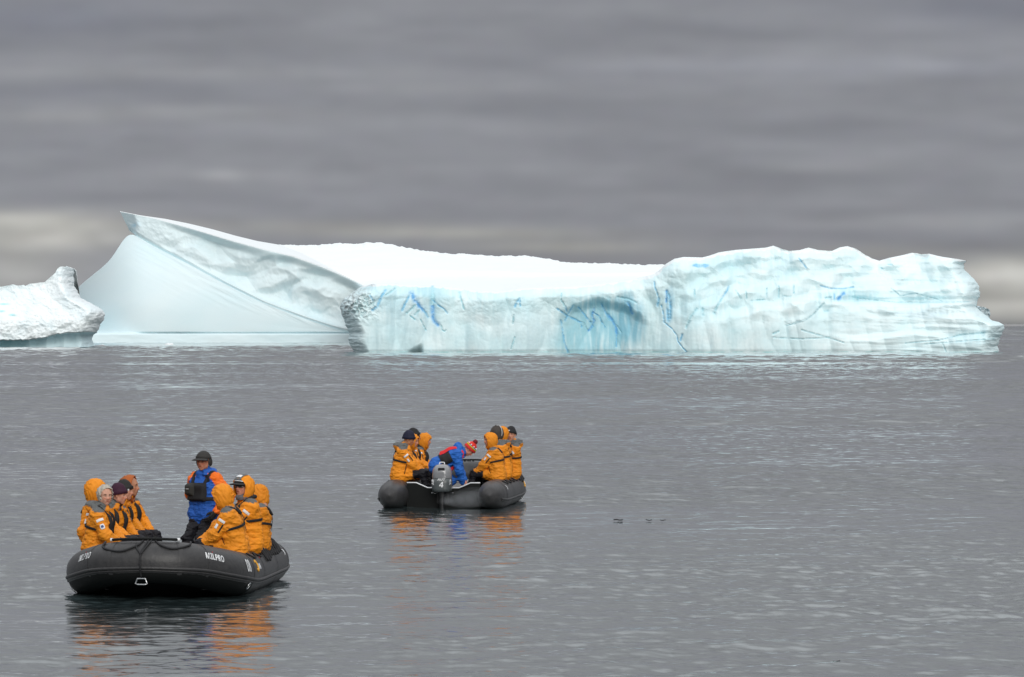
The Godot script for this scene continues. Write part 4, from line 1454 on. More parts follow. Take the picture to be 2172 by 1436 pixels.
func cap_mesh(radii: Vector3, low: float, cuff: float, tilt: float, wrinkle: float, seed_: int) -> ArrayMesh:      # a knitted cap: dome with a turned-up edge
	var nu := 29
	var rows := []
	rows.append([low + 0.35, 0.80])
	rows.append([low, 0.86])
	rows.append([low - 0.02, 1.0 + cuff])
	rows.append([low + 0.22, 1.02 + cuff])
	rows.append([low + 0.27, 1.0])
	for k in 9:
		rows.append([lerpf(low + 0.30, PI / 2, (k + 1) / 9.0), 1.0])
	var pos := PackedVector3Array()
	var turn := Basis(Vector3.RIGHT, -tilt)
	for q in rows:
		for i in nu:
			var a := TAU * (i % (nu - 1)) / (nu - 1)
			var d := Vector3(cos(q[0]) * cos(a), sin(q[0]), cos(q[0]) * sin(a))
			var k: float = q[1] + wrinkle * cloth_noise.get_noise_3d(d.x * 10.0 + seed_, d.y * 10.0, d.z * 10.0)
			pos.append(turn * (d * radii * k))
	return grid_mesh(nu, rows.size(), pos, PackedColorArray(), true)

func blob(radii: Vector3, rough: float, freq: float, seed_: int) -> ArrayMesh:
	var nu := 21
	var nv := 12
	var pos := PackedVector3Array()
	for j in nv:
		var a := -PI / 2 + PI * j / (nv - 1)
		for i in nu:
			var b := TAU * (i % (nu - 1)) / (nu - 1)
			var d := Vector3(cos(a) * cos(b), sin(a), cos(a) * sin(b))
			pos.append(d * radii * (1.0 + rough * cloth_noise.get_noise_3d(d.x * freq + seed_, d.y * freq, d.z * freq)))
	return grid_mesh(nu, nv, pos, PackedColorArray(), true)

func brim_mesh(r: float, reach: float, half: float, y: float, droop: float) -> ArrayMesh:
	var pos := PackedVector3Array()
	for j in 6:
		var k: float = [0.0, 0.5, 1.0, 1.0, 0.5, 0.0][j]
		var h := 0.004 if j < 3 else -0.004
		for i in 15:
			var a := lerpf(-half, half, i / 14.0)
			var e := reach * k * sqrt(maxf(0.0, 1.0 - pow(a / half, 4.0)))
			pos.append(Vector3(sin(a) * (r + e * 0.55), y + h - droop * k * k - 0.012 * pow(a / half, 2.0), cos(a) * r + e))
	return grid_mesh(15, 6, pos)

func glasses(parent: Node3D, head: Transform3D, wide: float) -> void:
	var pos := PackedVector3Array()
	for j in 5:
		var q: Array = [[-0.9, 0.0], [-1.0, 0.006], [0.0, 0.010], [0.8, 0.006], [0.8, 0.0]][j]
		for i in 25:
			var a := lerpf(-1.25, 1.25, i / 24.0)
			var bridge := 1.0 - 0.55 * gauss(a / 0.14)
			var side := 1.0 if absf(a) < 0.75 else 0.3
			var y: float = 0.004 + q[0] * wide * 0.5 * (bridge if q[0] < 0.0 else 1.0) * side
			pos.append(head * Vector3(sin(a) * (0.088 + q[1]), y, cos(a) * (0.094 + q[1]) + 0.004))
	part("sunglasses", grid_mesh(25, 5, pos), lens_mat, parent)

func person(label: String, group: String, at: Transform3D, o: Dictionary) -> Node3D:
	var root := thing("person", label, "person", Vector3.ZERO, 0.0, group)
	root.transform = at.scaled_local(Vector3.ONE * float(o.get("size", 1.0)))
	var main: Color = o.get("jacket", YELLOW)
	if not o.has("jacket"):
		main = main * (1.0 + 2.0 * (float(o.get("size", 1.0)) - 1.0))
	var sleeve: Color = o.get("sleeve", main)
	var legs: Color = o.get("legs", Color(0.011, 0.011, 0.012))
	var glove: Color = o.get("glove", BLACK)
	var skin: Color = o.get("skin", Color(0.50, 0.25, 0.165))
	var pelvis: Vector3 = o.get("pelvis", Vector3(0, 0.125, 0.0))
	var spine := Basis(Vector3.UP, o.get("twist", 0.0)) * Basis(Vector3(0, 0, 1), -float(o.get("side", 0.0))) * Basis(Vector3.RIGHT, o.get("lean", 0.1))
	var body := Transform3D(spine, pelvis)
	var stout: float = o.get("stout", 1.0) * 1.05
	var T := func(x: float, y: float, z: float) -> Vector3: return body * Vector3(x, y, z)
	var torso := [
		[T.call(-0.08, 0.0, 0.0), T.call(0.08, 0.0, 0.0), 0.145 * stout, 0.145 * stout, 0], [T.call(-0.075, 0.15, 0.015), T.call(0.075, 0.15, 0.015), 0.150 * stout, 0.150 * stout, 0],
		[T.call(-0.09, 0.31, 0.005), T.call(0.09, 0.31, 0.005), 0.145 * stout, 0.145 * stout, 0], [T.call(-0.15, 0.425, -0.015), T.call(0.15, 0.425, -0.015), 0.088, 0.088, 4]]
	var bones := torso.duplicate()
	bones.append([T.call(0, 0.44, -0.01), T.call(0, 0.545, 0.0), 0.088, 0.080, 5])
	if o.get("hem", true):
		bones.append([T.call(-0.1, -0.06, 0.03), T.call(0.1, -0.06, 0.03), 0.142 * stout, 0.142 * stout, 0])
	# hood hanging behind the neck
	if o.get("hood", "") == "down":
		bones.append([T.call(-0.09, 0.50, -0.085), T.call(0.0, 0.485, -0.14), 0.055, 0.075, 0])
		bones.append([T.call(0.09, 0.50, -0.085), T.call(0.0, 0.485, -0.14), 0.055, 0.075, 0])
		bones.append([T.call(-0.085, 0.535, 0.0), T.call(-0.06, 0.50, 0.08), 0.034, 0.028, 0])
		bones.append([T.call(0.085, 0.535, 0.0), T.call(0.06, 0.50, 0.08), 0.034, 0.028, 0])
	# arms
	var arm_len: float = o.get("arm", 0.29)
	var arms := []
	for s in [1.0, -1.0]:
		var key := "left" if s > 0.0 else "right"
		var shoulder: Vector3 = T.call(0.195 * s, 0.415, -0.01)
		var target: Vector3 = o.get(key, Vector3(0.16 * s, 0.20, 0.36))
		var pole: Vector3 = o.get(key + "_pole", Vector3(0.9 * s, -0.35, -0.35))
		var j := bend_joint(shoulder, target, arm_len, 0.265, pole)
		bones.append([shoulder, j[0], 0.094, 0.080, 6])
		bones.append([j[0], j[1], 0.082, 0.060, 6])
		arms.append([shoulder, j[0], j[1], s])
	# legs
	for s in [1.0, -1.0]:
		var key := "left" if s > 0.0 else "right"
		var hip: Vector3 = pelvis + spine * Vector3(0.088 * s, -0.03, 0.0)
		if not o.has("stand"):
			hip = pelvis + Vector3(0.088 * s, -0.02, 0.02)
		var foot: Vector3 = o.get(key + "_foot", Vector3(0.13 * s, -0.36, 0.56))
		var kn := bend_joint(hip, foot + Vector3(0, 0.09, 0), 0.43, 0.42, o.get(key + "_knee", Vector3(0.1 * s, 1.0, 0.9)))
		if o.has("stand"):
			bones.append([hip, kn[0], 0.098, 0.074, 1])
		else:
			bones.append([hip, hip.lerp(kn[0], 0.45), 0.112, 0.100, 0])
			bones.append([hip.lerp(kn[0], 0.45), kn[0], 0.088, 0.074, 1])
		bones.append([kn[0], kn[1], 0.074, 0.058, 1])
		var toe: Vector3 = kn[1] + Vector3(0.02 * s, -0.045, 0.15)
		bones.append([kn[1] + Vector3(0, 0.06, 0), kn[1] + Vector3(0, -0.04, -0.02), 0.06, 0.05, 2])
		bones.append([kn[1] + Vector3(0, -0.045, 0.0), toe, 0.052, 0.045, 2])
	var collar: Color = o.get("collar", main)
	var yoke: bool = o.get("yoke", true)
	var inv := body.affine_inverse()
	var arrays := nets(bones, 0.0165, 0.05, [], o.get("fold", 0.024), func(i: int, p: Vector3, _g: Vector3) -> Color:
		if i == 1:
			return legs
		if i == 2:
			return Color(0.014, 0.014, 0.015)
		if i == 3:
			return glove
		if i == 5:
			return collar
		var c := main
		if i == 6 or i == 4:
			c = sleeve
		if yoke and (i == 4 or i == 6 or i == 0):
			var q := inv * p
			if q.y > 0.455 - 0.35 * maxf(0.0, 0.10 - absf(q.x)) + 0.3 * absf(q.z + 0.03) and q.z < 0.06:
				c = YOKE
		var m := cloth_noise.get_noise_3d(p.x * 3.0, p.y * 3.0, p.z * 3.0 + float(at.origin.x))
		return c * (1.0 + 0.10 * m))
	# head on its neck
	var neck: Vector3 = T.call(0, 0.55, 0.005)
	var look := Basis(Vector3.UP, o.get("turn", 0.0)) * Basis(Vector3.RIGHT, o.get("nod", 0.0)) * Basis(Vector3(0, 0, 1), o.get("tilt", 0.0))
	var head := Transform3D(look, neck + (spine * Vector3(0, 0.06, 0.01)).lerp(Vector3(0, 0.06, 0.01), 0.4) + look * Vector3(0, 0.055, 0.02))
	add_arrays(arrays, head_arrays, head, skin)
	# hands
	for q in arms:
		var dir: Vector3 = (q[2] - q[1]).normalized()
		var back: Vector3 = o.get("palm", Vector3.UP)
		var y := (back - dir * back.dot(dir)).normalized()
		var x := y.cross(dir).normalized()
		var bas := Basis(x * (1.0 if q[3] > 0.0 else -1.0), y, dir)
		add_arrays(arrays, hand_arrays, Transform3D(bas.scaled_local(Vector3.ONE * (1.15 if glove == BLACK else 1.0)), q[2] + dir * 0.035), glove if not o.has("bare") else skin, q[3] < 0.0)
	part("body", to_mesh(arrays), body_mat, root)
	# ---- clothing
	var main_mat := gear(main)
	match o.get("hood", ""):
		"up":
			var h := Transform3D(look, head.origin + look * Vector3(0, 0.006, -0.012))
			var hm := part("hood", shell(Vector3(0.128, 0.140, 0.142), o.get("opening", 0.86), 0.62, o.get("peak", 0.25), 0.17, 0.13, int(at.origin.x * 100.0)), gear(o.get("hood_colour", main)), root)
			hm.transform = h
			if o.get("hood_band", false):
				var band := PackedVector3Array()
				for j in 8:
					for i in 9:
						var a := lerpf(-0.42, 0.42, i / 8.0)
						var t := lerpf(0.55, 1.75, j / 7.0)
						band.append(Vector3(sin(a) * 0.134, cos(a) * sin(t) * 0.147, cos(t) * 0.149))
				var bm := part("hood_band", grid_mesh(9, 8, band), gear(YOKE), hm)
				bm.position = Vector3.ZERO
				var pt := PackedVector3Array()
				for j in 4:
					for i in 5:
						var a := lerpf(-0.3, 0.3, i / 4.0)
						var t := lerpf(0.85, 1.15, j / 3.0)
						pt.append(Vector3(sin(a) * 0.137, cos(a) * sin(t) * 0.150, cos(t) * 0.152))
				part("white_patch", grid_mesh(5, 4, pt), white_patch, hm)
	match o.get("hat", ""):
		"beanie":
			var hm := part("knitted_hat", cap_mesh(Vector3(0.104, 0.150, 0.118), -0.10, 0.07, 0.30, 0.07, 3), gear(o.get("hat_colour", BLACK)), root)
			hm.transform = Transform3D(look, head.origin + look * Vector3(0, 0.018, -0.008))
			if o.has("hat_mark"):
				var mk := part("hat_emblem", box_at(Vector3(0.04, 0.025, 0.006), Transform3D(Basis(), Vector3(o.hat_mark, 0.06, 0.112))), white_patch, hm)
				mk.rotation.y = o.get("hat_mark_turn", 0.0)
			if o.has("pompom"):
				var pm := part("pompom", blob(Vector3.ONE * 0.045, 0.35, 24.0, 2), gear(Color(0.16, 0.012, 0.018)), hm)
				pm.position = Vector3(0, 0.158, -0.05)
				# knitted band of blue with white flecks
				var band := PackedVector3Array()
				for j in 4:
					for i in 25:
						var a := TAU * i / 24.0
						var e: float = [0.42, 0.45, 0.80, 0.84][j]
						band.append(Vector3(cos(e) * cos(a) * 0.104, sin(e) * 0.128, cos(e) * sin(a) * 0.116) * (1.045 if j == 1 or j == 2 else 1.0))
				part("hat_band", grid_mesh(25, 4, band), gear(Color(0.02, 0.04, 0.33)), hm).rotation.x = -0.22
				for i in 9:
					var a := TAU * i / 9.0
					part("fleck", blob(Vector3(0.012, 0.014, 0.012), 0.2, 5.0, i), white_patch, hm).position = Basis(Vector3.RIGHT, -0.22) * (Vector3(cos(0.62) * cos(a) * 0.104, sin(0.62) * 0.128, cos(0.62) * sin(a) * 0.116) * 1.06)
				var line := []
				for i in 25:
					var a := TAU * i / 24.0
					line.append(Basis(Vector3.RIGHT, -0.22) * (Vector3(cos(0.36) * cos(a) * 0.104, sin(0.36) * 0.128, cos(0.36) * sin(a) * 0.116) * 1.05))
				part("hat_stripe", rod(line, 0.010, 6, false), gear(Color(0.55, 0.62, 0.02)), hm)
		"cap":
			var hm := part("peaked_cap", join([cap_mesh(Vector3(0.106, 0.122, 0.118), 0.12, 0.02, 0.08, 0.02, 3), brim_mesh(0.102, 0.085, 1.15, 0.022, 0.02)]), gear(o.get("hat_colour", Color(0.03, 0.028, 0.026))), root)
			hm.transform = Transform3D(look, head.origin + look * Vector3(0, 0.022, -0.006))
			if o.get("flaps", false):
				part("ear_flap", blob(Vector3(0.02, 0.06, 0.05), 0.1, 3.0, 1), gear(Color(0.03, 0.028, 0.026)), hm).position = Vector3(0.092, -0.03, -0.02)
				part("ear_flap", blob(Vector3(0.02, 0.06, 0.05), 0.1, 3.0, 4), gear(Color(0.03, 0.028, 0.026)), hm).position = Vector3(-0.092, -0.03, -0.02)
			if o.get("white_brim", false):
				part("cap_band", brim_mesh(0.108, 0.018, 0.9, 0.050, 0.004), white_patch, hm)
		"fur":
			var hm := part("fur_hat", blob(Vector3(0.125, 0.150, 0.130), 0.22, 22.0, 9), gear(o.get("hat_colour", Color(0.05, 0.042, 0.036))), root)
			hm.transform = Transform3D(look, head.origin + look * Vector3(0, 0.03, -0.02))
			var line := []
			for i in 21:
				var a := lerpf(-0.5, PI + 0.5, i / 20.0)
				line.append(Vector3(cos(a) * 0.131, 0.02 + sin(a) * 0.132, -0.02))
			part("head_strap", rod(line, 0.008, 6), gear(Color(0.5, 0.5, 0.5)), hm)
		"hair":
			var hm := part("hair", join([shell(Vector3(0.104, 0.125, 0.112), 0.98, 0.0, 0.22, 0.30, 0.10, 7), blob(Vector3(0.098, 0.045, 0.06), 0.5, 14.0, 5)]), gear(o.get("hat_colour", Color(0.45, 0.41, 0.35))), root)
			hm.transform = Transform3D(look, head.origin + look * Vector3(0, 0.018, -0.006))
	if o.get("glasses", false):
		glasses(root, head, 0.042)
	if o.has("scarf"):
		var sc := part("neck_warmer", cap_mesh(Vector3(0.092, 0.10, 0.092), -0.75, 0.10, 0.0, 0.14, 6), gear(o.scarf), root)
		sc.transform = Transform3D(look, head.origin + look * Vector3(0, -0.135, 0.006)).scaled_local(Vector3(1.0, 0.5, 1.0))
	# ---- lifejacket and straps
	var strap := gear(BLACK)
	var vest: String = o.get("vest", "belt")
	if vest == "belt" or vest == "straps":
		part("waist_strap", belt(torso, body, o.get("belt_y", 0.24), 0.034, 0.016), strap, root)
	if vest == "straps":
		for s in [1.0, -1.0]:
			part("lifejacket_lobe", conform(torso, T.call(0.082 * s, 0.30, 0.05), spine * Vector3(0.25 * s, 0.1, 1.0), spine.y, 0.075, 0.31, 0.008, 0.028, 6, 12, 0.3), strap, root)
		part("lifejacket_collar", rod(curve([T.call(-0.085, 0.44, 0.08), T.call(-0.115, 0.50, 0.0), T.call(-0.07, 0.525, -0.09), T.call(0.0, 0.52, -0.115), T.call(0.07, 0.525, -0.09), T.call(0.115, 0.50, 0.0), T.call(0.085, 0.44, 0.08)], 5), 0.026, 8), strap, root)
		part("buckle", conform(torso, T.call(0.0, 0.24, 0.1), spine * Vector3(0, 0, 1), spine.y, 0.05, 0.045, 0.02, 0.012, 4, 4), gear(Color(0.03, 0.03, 0.03)), root)
	if vest == "belt":
		part("harness_strap", conform(torso, T.call(0.0, 0.30, -0.1), spine * Vector3(0, 0, -1), spine.y, 0.034, 0.30, 0.016, 0.006, 3, 14), strap, root)
		for s in [1.0, -1.0]:
			part("shoulder_strap", rod(curve([T.call(0.10 * s, 0.26, 0.155), T.call(0.115 * s, 0.38, 0.125), T.call(0.12 * s, 0.49, 0.03), T.call(0.09 * s, 0.48, -0.08), T.call(0.02 * s, 0.38, -0.155)], 5), 0.017, 7), strap, root)
			part("side_seam", conform(torso, T.call(0.1 * s, 0.08, 0.06), spine * Vector3(s, 0, 0.5), spine.y, 0.016, 0.26, 0.014, 0.004, 3, 10), strap, root)
		part("zip_line", conform(torso, T.call(0.01, 0.2, 0.1), spine * Vector3(0, 0.0, 1.0), spine.y, 0.02, 0.44, 0.012, 0.006, 3, 16), strap, root)
	if vest == "guide":
		part("buoyancy_vest", conform(torso, T.call(0.0, 0.255, 0.06), spine * Vector3(0, 0.0, 1.0), spine.y, 0.31, 0.25, 0.014, 0.045, 12, 12, 0.15), strap, root)
		part("chest_pack", conform(torso, T.call(-0.06, 0.29, 0.10), spine * Vector3(-0.2, 0.0, 1.0), spine.y, 0.14, 0.17, 0.06, 0.05, 8, 8, 0.15), gear(Color(0.025, 0.025, 0.023)), root)
		part("waist_strap", belt(torso, body, 0.165, 0.05, 0.022), strap, root)
		for s in [1.0, -1.0]:
			part("shoulder_strap", rod(curve([T.call(0.10 * s, 0.36, 0.135), T.call(0.125 * s, 0.46, 0.075), T.call(0.125 * s, 0.515, -0.01), T.call(0.12 * s, 0.46, -0.11), T.call(0.10 * s, 0.30, -0.155)], 5), 0.028, 8), strap, root)
		part("radio", box_at(Vector3(0.045, 0.10, 0.03), Transform3D(spine * Basis(Vector3(0, 0, 1), 0.3), T.call(0.13, 0.44, 0.10))), strap, root)
		part("label_tag", conform(torso, T.call(-0.06, 0.30, 0.10), spine * Vector3(-0.2, 0.0, 1.0), spine.y, 0.05, 0.012, 0.113, 0.004, 4, 4), gear(Color(0.35, 0.36, 0.36)), root)
	if vest == "red":
		var red := gear(Color(0.62, 0.022, 0.028))
		part("lifejacket_back", conform(torso, T.call(0.0, 0.29, -0.05), spine * Vector3(0, 0.0, -1.0), spine.y, 0.30, 0.38, 0.016, 0.04, 12, 14, 0.1), red, root)
		for s in [1.0, -1.0]:
			part("lifejacket_front", conform(torso, T.call(0.075 * s, 0.27, 0.06), spine * Vector3(0.2 * s, 0.0, 1.0), spine.y, 0.13, 0.32, 0.016, 0.045, 8, 12, 0.1), red, root)
			part("side_panel", conform(torso, T.call(0.12 * s, 0.19, -0.02), spine * Vector3(s, 0.0, -0.15), spine.y, 0.22, 0.20, 0.012, 0.02, 8, 8, 0.1), strap, root)
			part("shoulder_strap", rod(curve([T.call(0.10 * s, 0.40, 0.11), T.call(0.115 * s, 0.49, 0.05), T.call(0.115 * s, 0.51, -0.03), T.call(0.10 * s, 0.44, -0.12)], 5), 0.032, 8), red, root)
		part("waist_strap", belt(torso, body, 0.10, 0.05, 0.02), strap, root)
	# ---- badges on the sleeves
	if o.get("badges", true):
		for q in arms:
			var mid: Vector3 = q[0].lerp(q[1], 0.30)
			var dir: Vector3 = (q[1] - q[0]).normalized()
			var out: Vector3 = spine * Vector3(q[3], 0.1, 0.25 if q[3] > 0.0 else 0.25)
			out = (out - dir * out.dot(dir)).normalized()
			var bn := [[q[0], q[1], 0.094, 0.080, 6]]
			part("sleeve_patch", conform(bn, mid, out, -dir, 0.095, 0.034, 0.011, 0.003, 6, 4), white_patch, root)
			var low: Vector3 = q[0].lerp(q[1], 0.62)
			if o.get("shield", false):
				part("sleeve_badge", conform(bn, low, out, -dir, 0.062, 0.068, 0.011, 0.003, 6, 6, 0.5), white_patch, root)
				part("badge_disc", conform(bn, low, out, -dir, 0.036, 0.034, 0.016, 0.003, 4, 4, 0.5), badge_blue, root)
			else:
				part("sleeve_badge", conform(bn, low, out.rotated(dir, 0.25), -dir, 0.036, 0.062, 0.011, 0.003, 4, 5), white_patch, root)
				part("sleeve_zip", conform(bn, low, out.rotated(dir, -0.45), -dir, 0.02, 0.12, 0.011, 0.003, 3, 7), strap, root)
	return root

var gear_cache := {}
func gear(c: Color) -> StandardMaterial3D:
	if not gear_cache.has(c):
		gear_cache[c] = bumpy(mat(c, 0.72, 0.4), weave, 6.0, 0.35)
	return gear_cache[c]

var weave: NoiseTexture2D
func make_people_parts() -> void:
	cloth_noise = noise_of(1.0, 88, 3)
	weave = noise_tex(256, 0.06, 71, 4, true, 6.0)
	body_mat = bumpy(vmat(0.68, 0.4), weave, 4.0, 0.45)
	lens_mat = mat(Color(0.008, 0.008, 0.009), 0.08, 0.6)
	white_patch = mat(Color(0.72, 0.73, 0.74), 0.55)
	badge_blue = mat(Color(0.03, 0.06, 0.22), 0.6)
	make_head()
	make_hand()

# ---------------------------------------------------------------- who sits where
func seat(boat: Node3D, x: float, y: float, z: float, face: float) -> Transform3D:     # face: turn about y in boat axes; 0 looks at the bow
	return boat.transform * Transform3D(Basis(Vector3.UP, face), Vector3(x, y, z))

func build_boats() -> void:
	make_tube_line()
	make_boat_materials()
	make_people_parts()
	var near := make_boat("nearer grey inflatable boat seen from the bow, numbered 08", Vector3(-4.45, -0.01, -62.3), -0.07, 0)
	print_boat(near, 0)
	lacing(near, s_at(-1.9, true), s_at(0.0, true), 9, 5)
	var far := make_boat("farther grey inflatable boat seen from the stern with its outboard motor", Vector3(-1.08, -0.01, -91.8), PI - 0.10, 1)
	print_boat(far, 1)
	lacing(far, s_at(1.35, false), s_at(0.55, false), 4, 8)
	var G := "passengers in yellow parkas"
	var IN_P := -PI / 2       # seated on the port tube, facing inboard
	var IN_S := PI / 2
	var T := 0.50             # height of the tube's top
	# ---- the nearer boat: starboard side (left in view)
	person("grey-haired passenger in yellow parka facing us, front left of the nearer boat", G, seat(near, -0.93, T, 0.95, IN_S), {"size": 1.0, "lean": 0.22, "side": -0.08, "hat": "hair", "hood": "down", "turn": -1.05, "nod": 0.06, "vest": "straps", "collar": Color(0.05, 0.05, 0.05), "shield": true, "right": Vector3(-0.10, 0.16, 0.36), "left": Vector3(0.14, 0.18, 0.36), "skin": Color(0.55, 0.30, 0.215), "stout": 1.05})
	person("yellow-hooded passenger half hidden behind the grey-haired one, leftmost in the nearer boat", G, seat(near, -1.0, T, 0.42, IN_S), {"size": 1.04, "lean": -0.04, "hood": "up", "turn": 0.6, "nod": 0.05, "vest": "belt", "right": Vector3(-0.26, 0.02, -0.02), "right_pole": Vector3(-0.7, 0, -0.8)})
	person("passenger in dark purple knitted hat, behind the grey-haired one", G, seat(near, -0.95, T, -0.15, IN_S - 0.22), {"size": 0.97, "lean": 0.26, "side": 0.06, "twist": -0.2, "hat": "beanie", "hat_colour": Color(0.035, 0.006, 0.022), "hat_mark": 0.06, "turn": -0.02, "nod": 0.12, "vest": "straps", "hood": "down", "collar": Color(0.02, 0.02, 0.02), "skin": Color(0.52, 0.27, 0.19)})
	person("passenger in black knitted hat, between the purple and the rust-coloured hats", G, seat(near, -0.94, T + 0.04, -0.72, IN_S - 0.25), {"size": 0.95, "lean": 0.24, "twist": 0.1, "hat": "beanie", "hat_colour": Color(0.018, 0.017, 0.016), "turn": 0.1, "nod": 0.05, "vest": "straps", "hood": "down"})
	person("passenger in rust-brown hood seen in profile, tallest of the left-hand row", G, seat(near, -0.95, T + 0.0, -1.32, IN_S - 0.28), {"size": 1.05, "lean": 0.22, "twist": -0.12, "hood": "up", "hood_colour": Color(0.36, 0.095, 0.02), "turn": 0.15, "opening": 1.15, "peak": 0.1, "vest": "straps", "skin": Color(0.42, 0.20, 0.12), "right": Vector3(-0.08, 0.18, 0.30)})
	# port side (right in view)
	person("passenger turned away in yellow hood, front right of the nearer boat", G, seat(near, 0.93, T, 0.88, IN_P), {"size": 1.02, "lean": 0.24, "side": 0.1, "hood": "up", "peak": 0.4, "turn": -0.12, "nod": 0.22, "vest": "belt", "left": Vector3(0.10, 0.12, 0.42), "right": Vector3(-0.14, 0.14, 0.48), "stout": 1.06})
	person("passenger with white-peaked cap and sunglasses under a yellow hood, nearer boat", G, seat(near, 1.0, T + 0.03, 0.05, IN_P), {"size": 1.06, "lean": 0.10, "twist": 0.35, "hood": "up", "hood_band": true, "hat": "cap", "white_brim": true, "hat_colour": Color(0.02, 0.02, 0.02), "glasses": true, "opening": 0.95, "turn": 0.95, "nod": -0.02, "vest": "straps", "scarf": Color(0.13, 0.13, 0.14), "skin": Color(0.56, 0.27, 0.19), "stout": 1.05, "left": Vector3(0.12, 0.16, 0.34)})
	person("hooded passenger leaning out at the far right of the nearer boat", G, seat(near, 1.05, T - 0.02, -0.62, IN_P), {"size": 0.96, "lean": -0.02, "side": -0.12, "hood": "up", "hood_band": true, "turn": -0.9, "nod": 0.45, "vest": "belt"})
	# the driver
	person("standing boat driver in blue and orange jacket with black vest and dark cap", "boat drivers", seat(near, 0.19, 0.12, -1.55, -0.55), {"size": 1.0, "stand": true, "pelvis": Vector3(0, 0.86, 0), "lean": 0.02, "jacket": Color(0.018, 0.10, 0.42), "sleeve": Color(0.83, 0.16, 0.012), "collar": Color(0.018, 0.10, 0.42), "yoke": false, "badges": false, "vest": "guide", "hat": "cap", "flaps": true, "turn": 0.2, "nod": 0.02, "skin": Color(0.46, 0.21, 0.13), "left_foot": Vector3(0.10, 0.03, 0.02), "right_foot": Vector3(-0.10, 0.03, 0.02), "left_knee": Vector3(0.1, 0, 1), "right_knee": Vector3(-0.1, 0, 1), "left": Vector3(0.30, 0.86, 0.12), "right": Vector3(-0.22, 0.86, -0.2), "hood": "down", "left_pole": Vector3(0.6, 0, -0.8), "palm": Vector3(1, 0, 0)})
	# ---- the farther boat: port side (left in view)
	person("passenger in navy knitted hat at the left, nearest us in the farther boat", G, seat(far, 0.93, T, -1.55, IN_P), {"size": 1.04, "lean": 0.22, "hat": "beanie", "hat_colour": Color(0.008, 0.009, 0.028), "hood": "down", "turn": -0.1, "nod": 0.35, "vest": "belt", "skin": Color(0.38, 0.17, 0.09), "right": Vector3(-0.05, 0.12, 0.44), "left": Vector3(0.12, 0.10, 0.46), "stout": 1.08})
	person("passenger with yellow hood up, right behind the navy hat", G, seat(far, 0.94, T + 0.01, -0.98, IN_P), {"size": 0.97, "lean": 0.28, "side": 0.08, "hood": "up", "turn": -0.2, "nod": 0.2, "vest": "straps"})
	person("passenger in black knitted hat and sunglasses, left row of the farther boat", G, seat(far, 0.90, T + 0.02, -0.38, IN_P), {"size": 1.02, "lean": 0.14, "twist": 0.25, "hat": "beanie", "hat_colour": BLACK, "glasses": true, "hood": "down", "turn": 0.25, "vest": "straps", "skin": Color(0.42, 0.19, 0.11)})
	person("passenger with peaked yellow hood, farthest in the left row of the farther boat", G, seat(far, 0.86, T, 0.25, IN_P), {"size": 0.97, "lean": 0.32, "hood": "up", "peak": 0.55, "turn": -0.1, "nod": 0.15, "vest": "straps"})
	# starboard side (right in view)
	person("passenger in yellow hood seen from behind, right row beside the bending driver", G, seat(far, -0.93, T, -1.15, IN_S), {"size": 1.0, "lean": 0.20, "hood": "up", "turn": 0.35, "nod": 0.1, "vest": "belt", "left": Vector3(0.12, 0.12, 0.44), "right": Vector3(-0.12, 0.10, 0.46), "stout": 1.1})
	person("passenger in brown fur hat with pale strap, right row of the farther boat", G, seat(far, -0.97, T + 0.03, -0.55, IN_S), {"size": 1.05, "lean": 0.16, "side": -0.06, "twist": 0.25, "hat": "fur", "hood": "down", "turn": 0.7, "vest": "belt", "stout": 1.04})
	person("yellow-hooded passenger peeking out behind the fur hat", G, seat(far, -0.95, T + 0.10, 0.02, IN_S), {"size": 0.98, "lean": 0.08, "hood": "up", "turn": 0.3, "vest": "belt"})
	person("passenger in black knitted hat with white mark, rightmost in the farther boat", G, seat(far, -1.06, T + 0.03, 0.42, IN_S), {"size": 1.03, "lean": 0.06, "side": 0.08, "twist": 0.4, "hat": "beanie", "hat_colour": BLACK, "hat_mark": -0.02, "hat_mark_turn": 0.0, "hood": "down", "turn": 1.5, "vest": "belt", "collar": YELLOW})
	# the driver, bent over
	person("boat driver in blue suit and red vest bent over, wearing a bobble hat", "boat drivers", seat(far, 0.16, 0.12, -1.72, -PI / 2 + 0.1), {"size": 1.0, "stand": true, "pelvis": Vector3(0, 0.70, 0.0), "lean": 1.12, "jacket": Color(0.018, 0.115, 0.44), "collar": Color(0.018, 0.115, 0.44), "legs": Color(0.015, 0.09, 0.34), "yoke": false, "badges": false, "vest": "red", "hat": "beanie", "hat_colour": Color(0.62, 0.03, 0.02), "pompom": true, "turn": 0.0, "nod": 1.0, "skin": Color(0.55, 0.24, 0.17), "bare": true, "glove": Color(0.5, 0.3, 0.2), "left_foot": Vector3(0.15, 0.03, -0.06), "right_foot": Vector3(-0.15, 0.03, -0.06), "left_knee": Vector3(0.1, 0, 1), "right_knee": Vector3(-0.1, 0, 1), "left": Vector3(0.14, 0.40, 0.50), "right": Vector3(-0.12, 0.36, 0.46), "left_pole": Vector3(0.8, 0, -0.3), "right_pole": Vector3(-0.8, 0, -0.3), "hood": "down", "palm": Vector3(0, 0, 1)})
	# ---- small things
	var cam := thing("photo_camera", "small white camera on the tube beside the leftmost passenger", "camera", near.transform * Vector3(-1.06, 0.545, 0.78), 0.5)
	part("housing", box_at(Vector3(0.13, 0.085, 0.07), Transform3D(Basis(), Vector3(0, 0.0425, 0)), 0.02), mat(Color(0.6, 0.6, 0.6), 0.4), cam)
	for x in [-0.03, 0.035]:
		part("lens", rod([Vector3(x, 0.04, 0.03), Vector3(x, 0.04, 0.075)], 0.026, 14), mat(BLACK, 0.3), cam)
	var k := 0
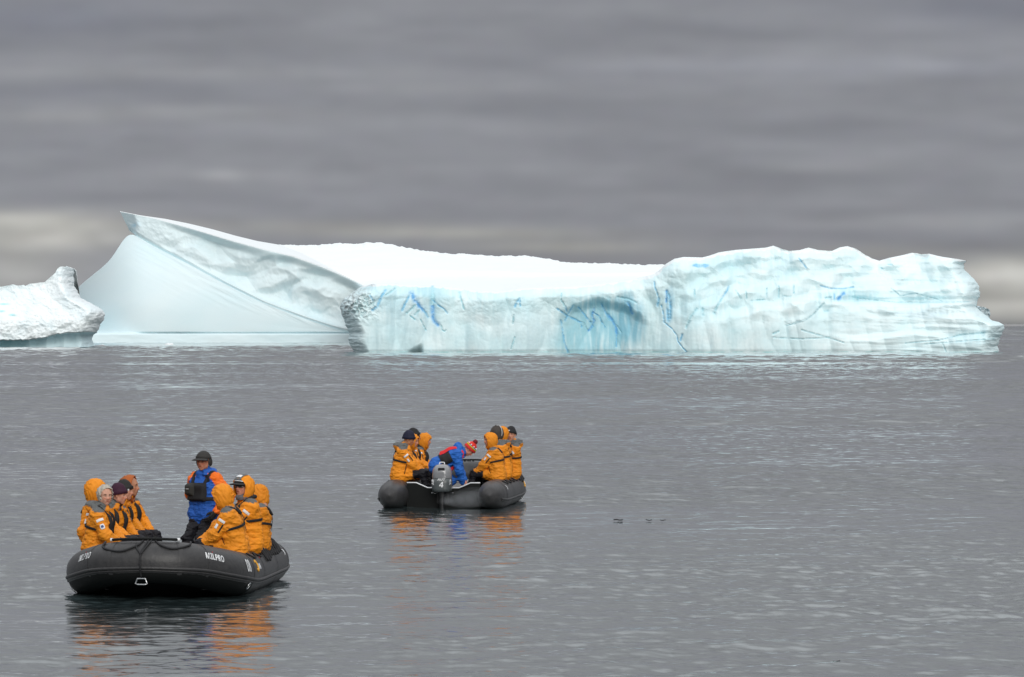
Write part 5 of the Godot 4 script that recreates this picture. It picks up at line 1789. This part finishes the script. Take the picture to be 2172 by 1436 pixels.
	for q in [[1311, 1106, 0.8], [1376, 1106.5, 0.6], [1406, 1107, 0.5], [1775, 1409, 0.4]]:
		var d: float = 35000.0 / (float(q[1]) - 686.0)
		var names := ["leftmost dark frond of kelp adrift right of the farther boat", "middle dark frond of kelp adrift right of the farther boat", "rightmost dark frond of the kelp adrift right of the farther boat", "lone dark frond of kelp adrift near the bottom edge"]
		var f := thing("kelp_frond", names[k], "kelp", Vector3((q[0] - 1086.0) / LENS * d, 0.03, -d), 0.1, "scraps of drifting kelp")
		var pts := []
		for i in 9:
			pts.append(Vector3((i - 4) * 0.024 * q[2], 0.006 * sin(i * 0.8 + k), 0.03 * sin(i * 0.9 + k)))
		part("blade", rod(pts, 0.013 * float(q[2]), 7), rope_mat, f)
		k += 1
	# a puff of exhaust under the farther motor
	var smoke := Node3D.new()
	smoke.name = "exhaust_smoke"
	add_child(smoke)
	smoke.position = Vector3(-1.0, 0.12, -89.0)
	smoke.set_meta("kind", "stuff")
	smoke.set_meta("label", "thin puff of exhaust smoke behind the farther boat's motor")
	var fm := FogMaterial.new()
	fm.density = 0.22
	fm.albedo = Color(0.9, 0.92, 0.94)
	for q in [[-0.22, 0.02, 0.34, 0.16], [-0.1, 0.04, 0.42, 0.22], [0.05, 0.03, 0.5, 0.26], [0.22, 0.06, 0.6, 0.32], [0.42, 0.09, 0.6, 0.36], [0.1, 0.06, 0.9, 0.34], [-0.2, 0.03, 0.2, 0.1], [0.3, 0.1, 0.8, 0.4]]:
		var puff := FogVolume.new()
		puff.name = "puff"
		puff.shape = RenderingServer.FOG_VOLUME_SHAPE_ELLIPSOID
		puff.size = Vector3(q[2], q[3], 0.4)
		puff.material = fm
		smoke.add_child(puff, true)
		puff.position = Vector3(q[0], q[1], 0)

func _ready() -> void:
	var t0 := Time.get_ticks_msec()
	build_light()
	print("light ", Time.get_ticks_msec() - t0)
	build_water()
	print("water ", Time.get_ticks_msec() - t0)
	build_ice()
	print("ice ", Time.get_ticks_msec() - t0)
	build_boats()
	print("boats ", Time.get_ticks_msec() - t0)
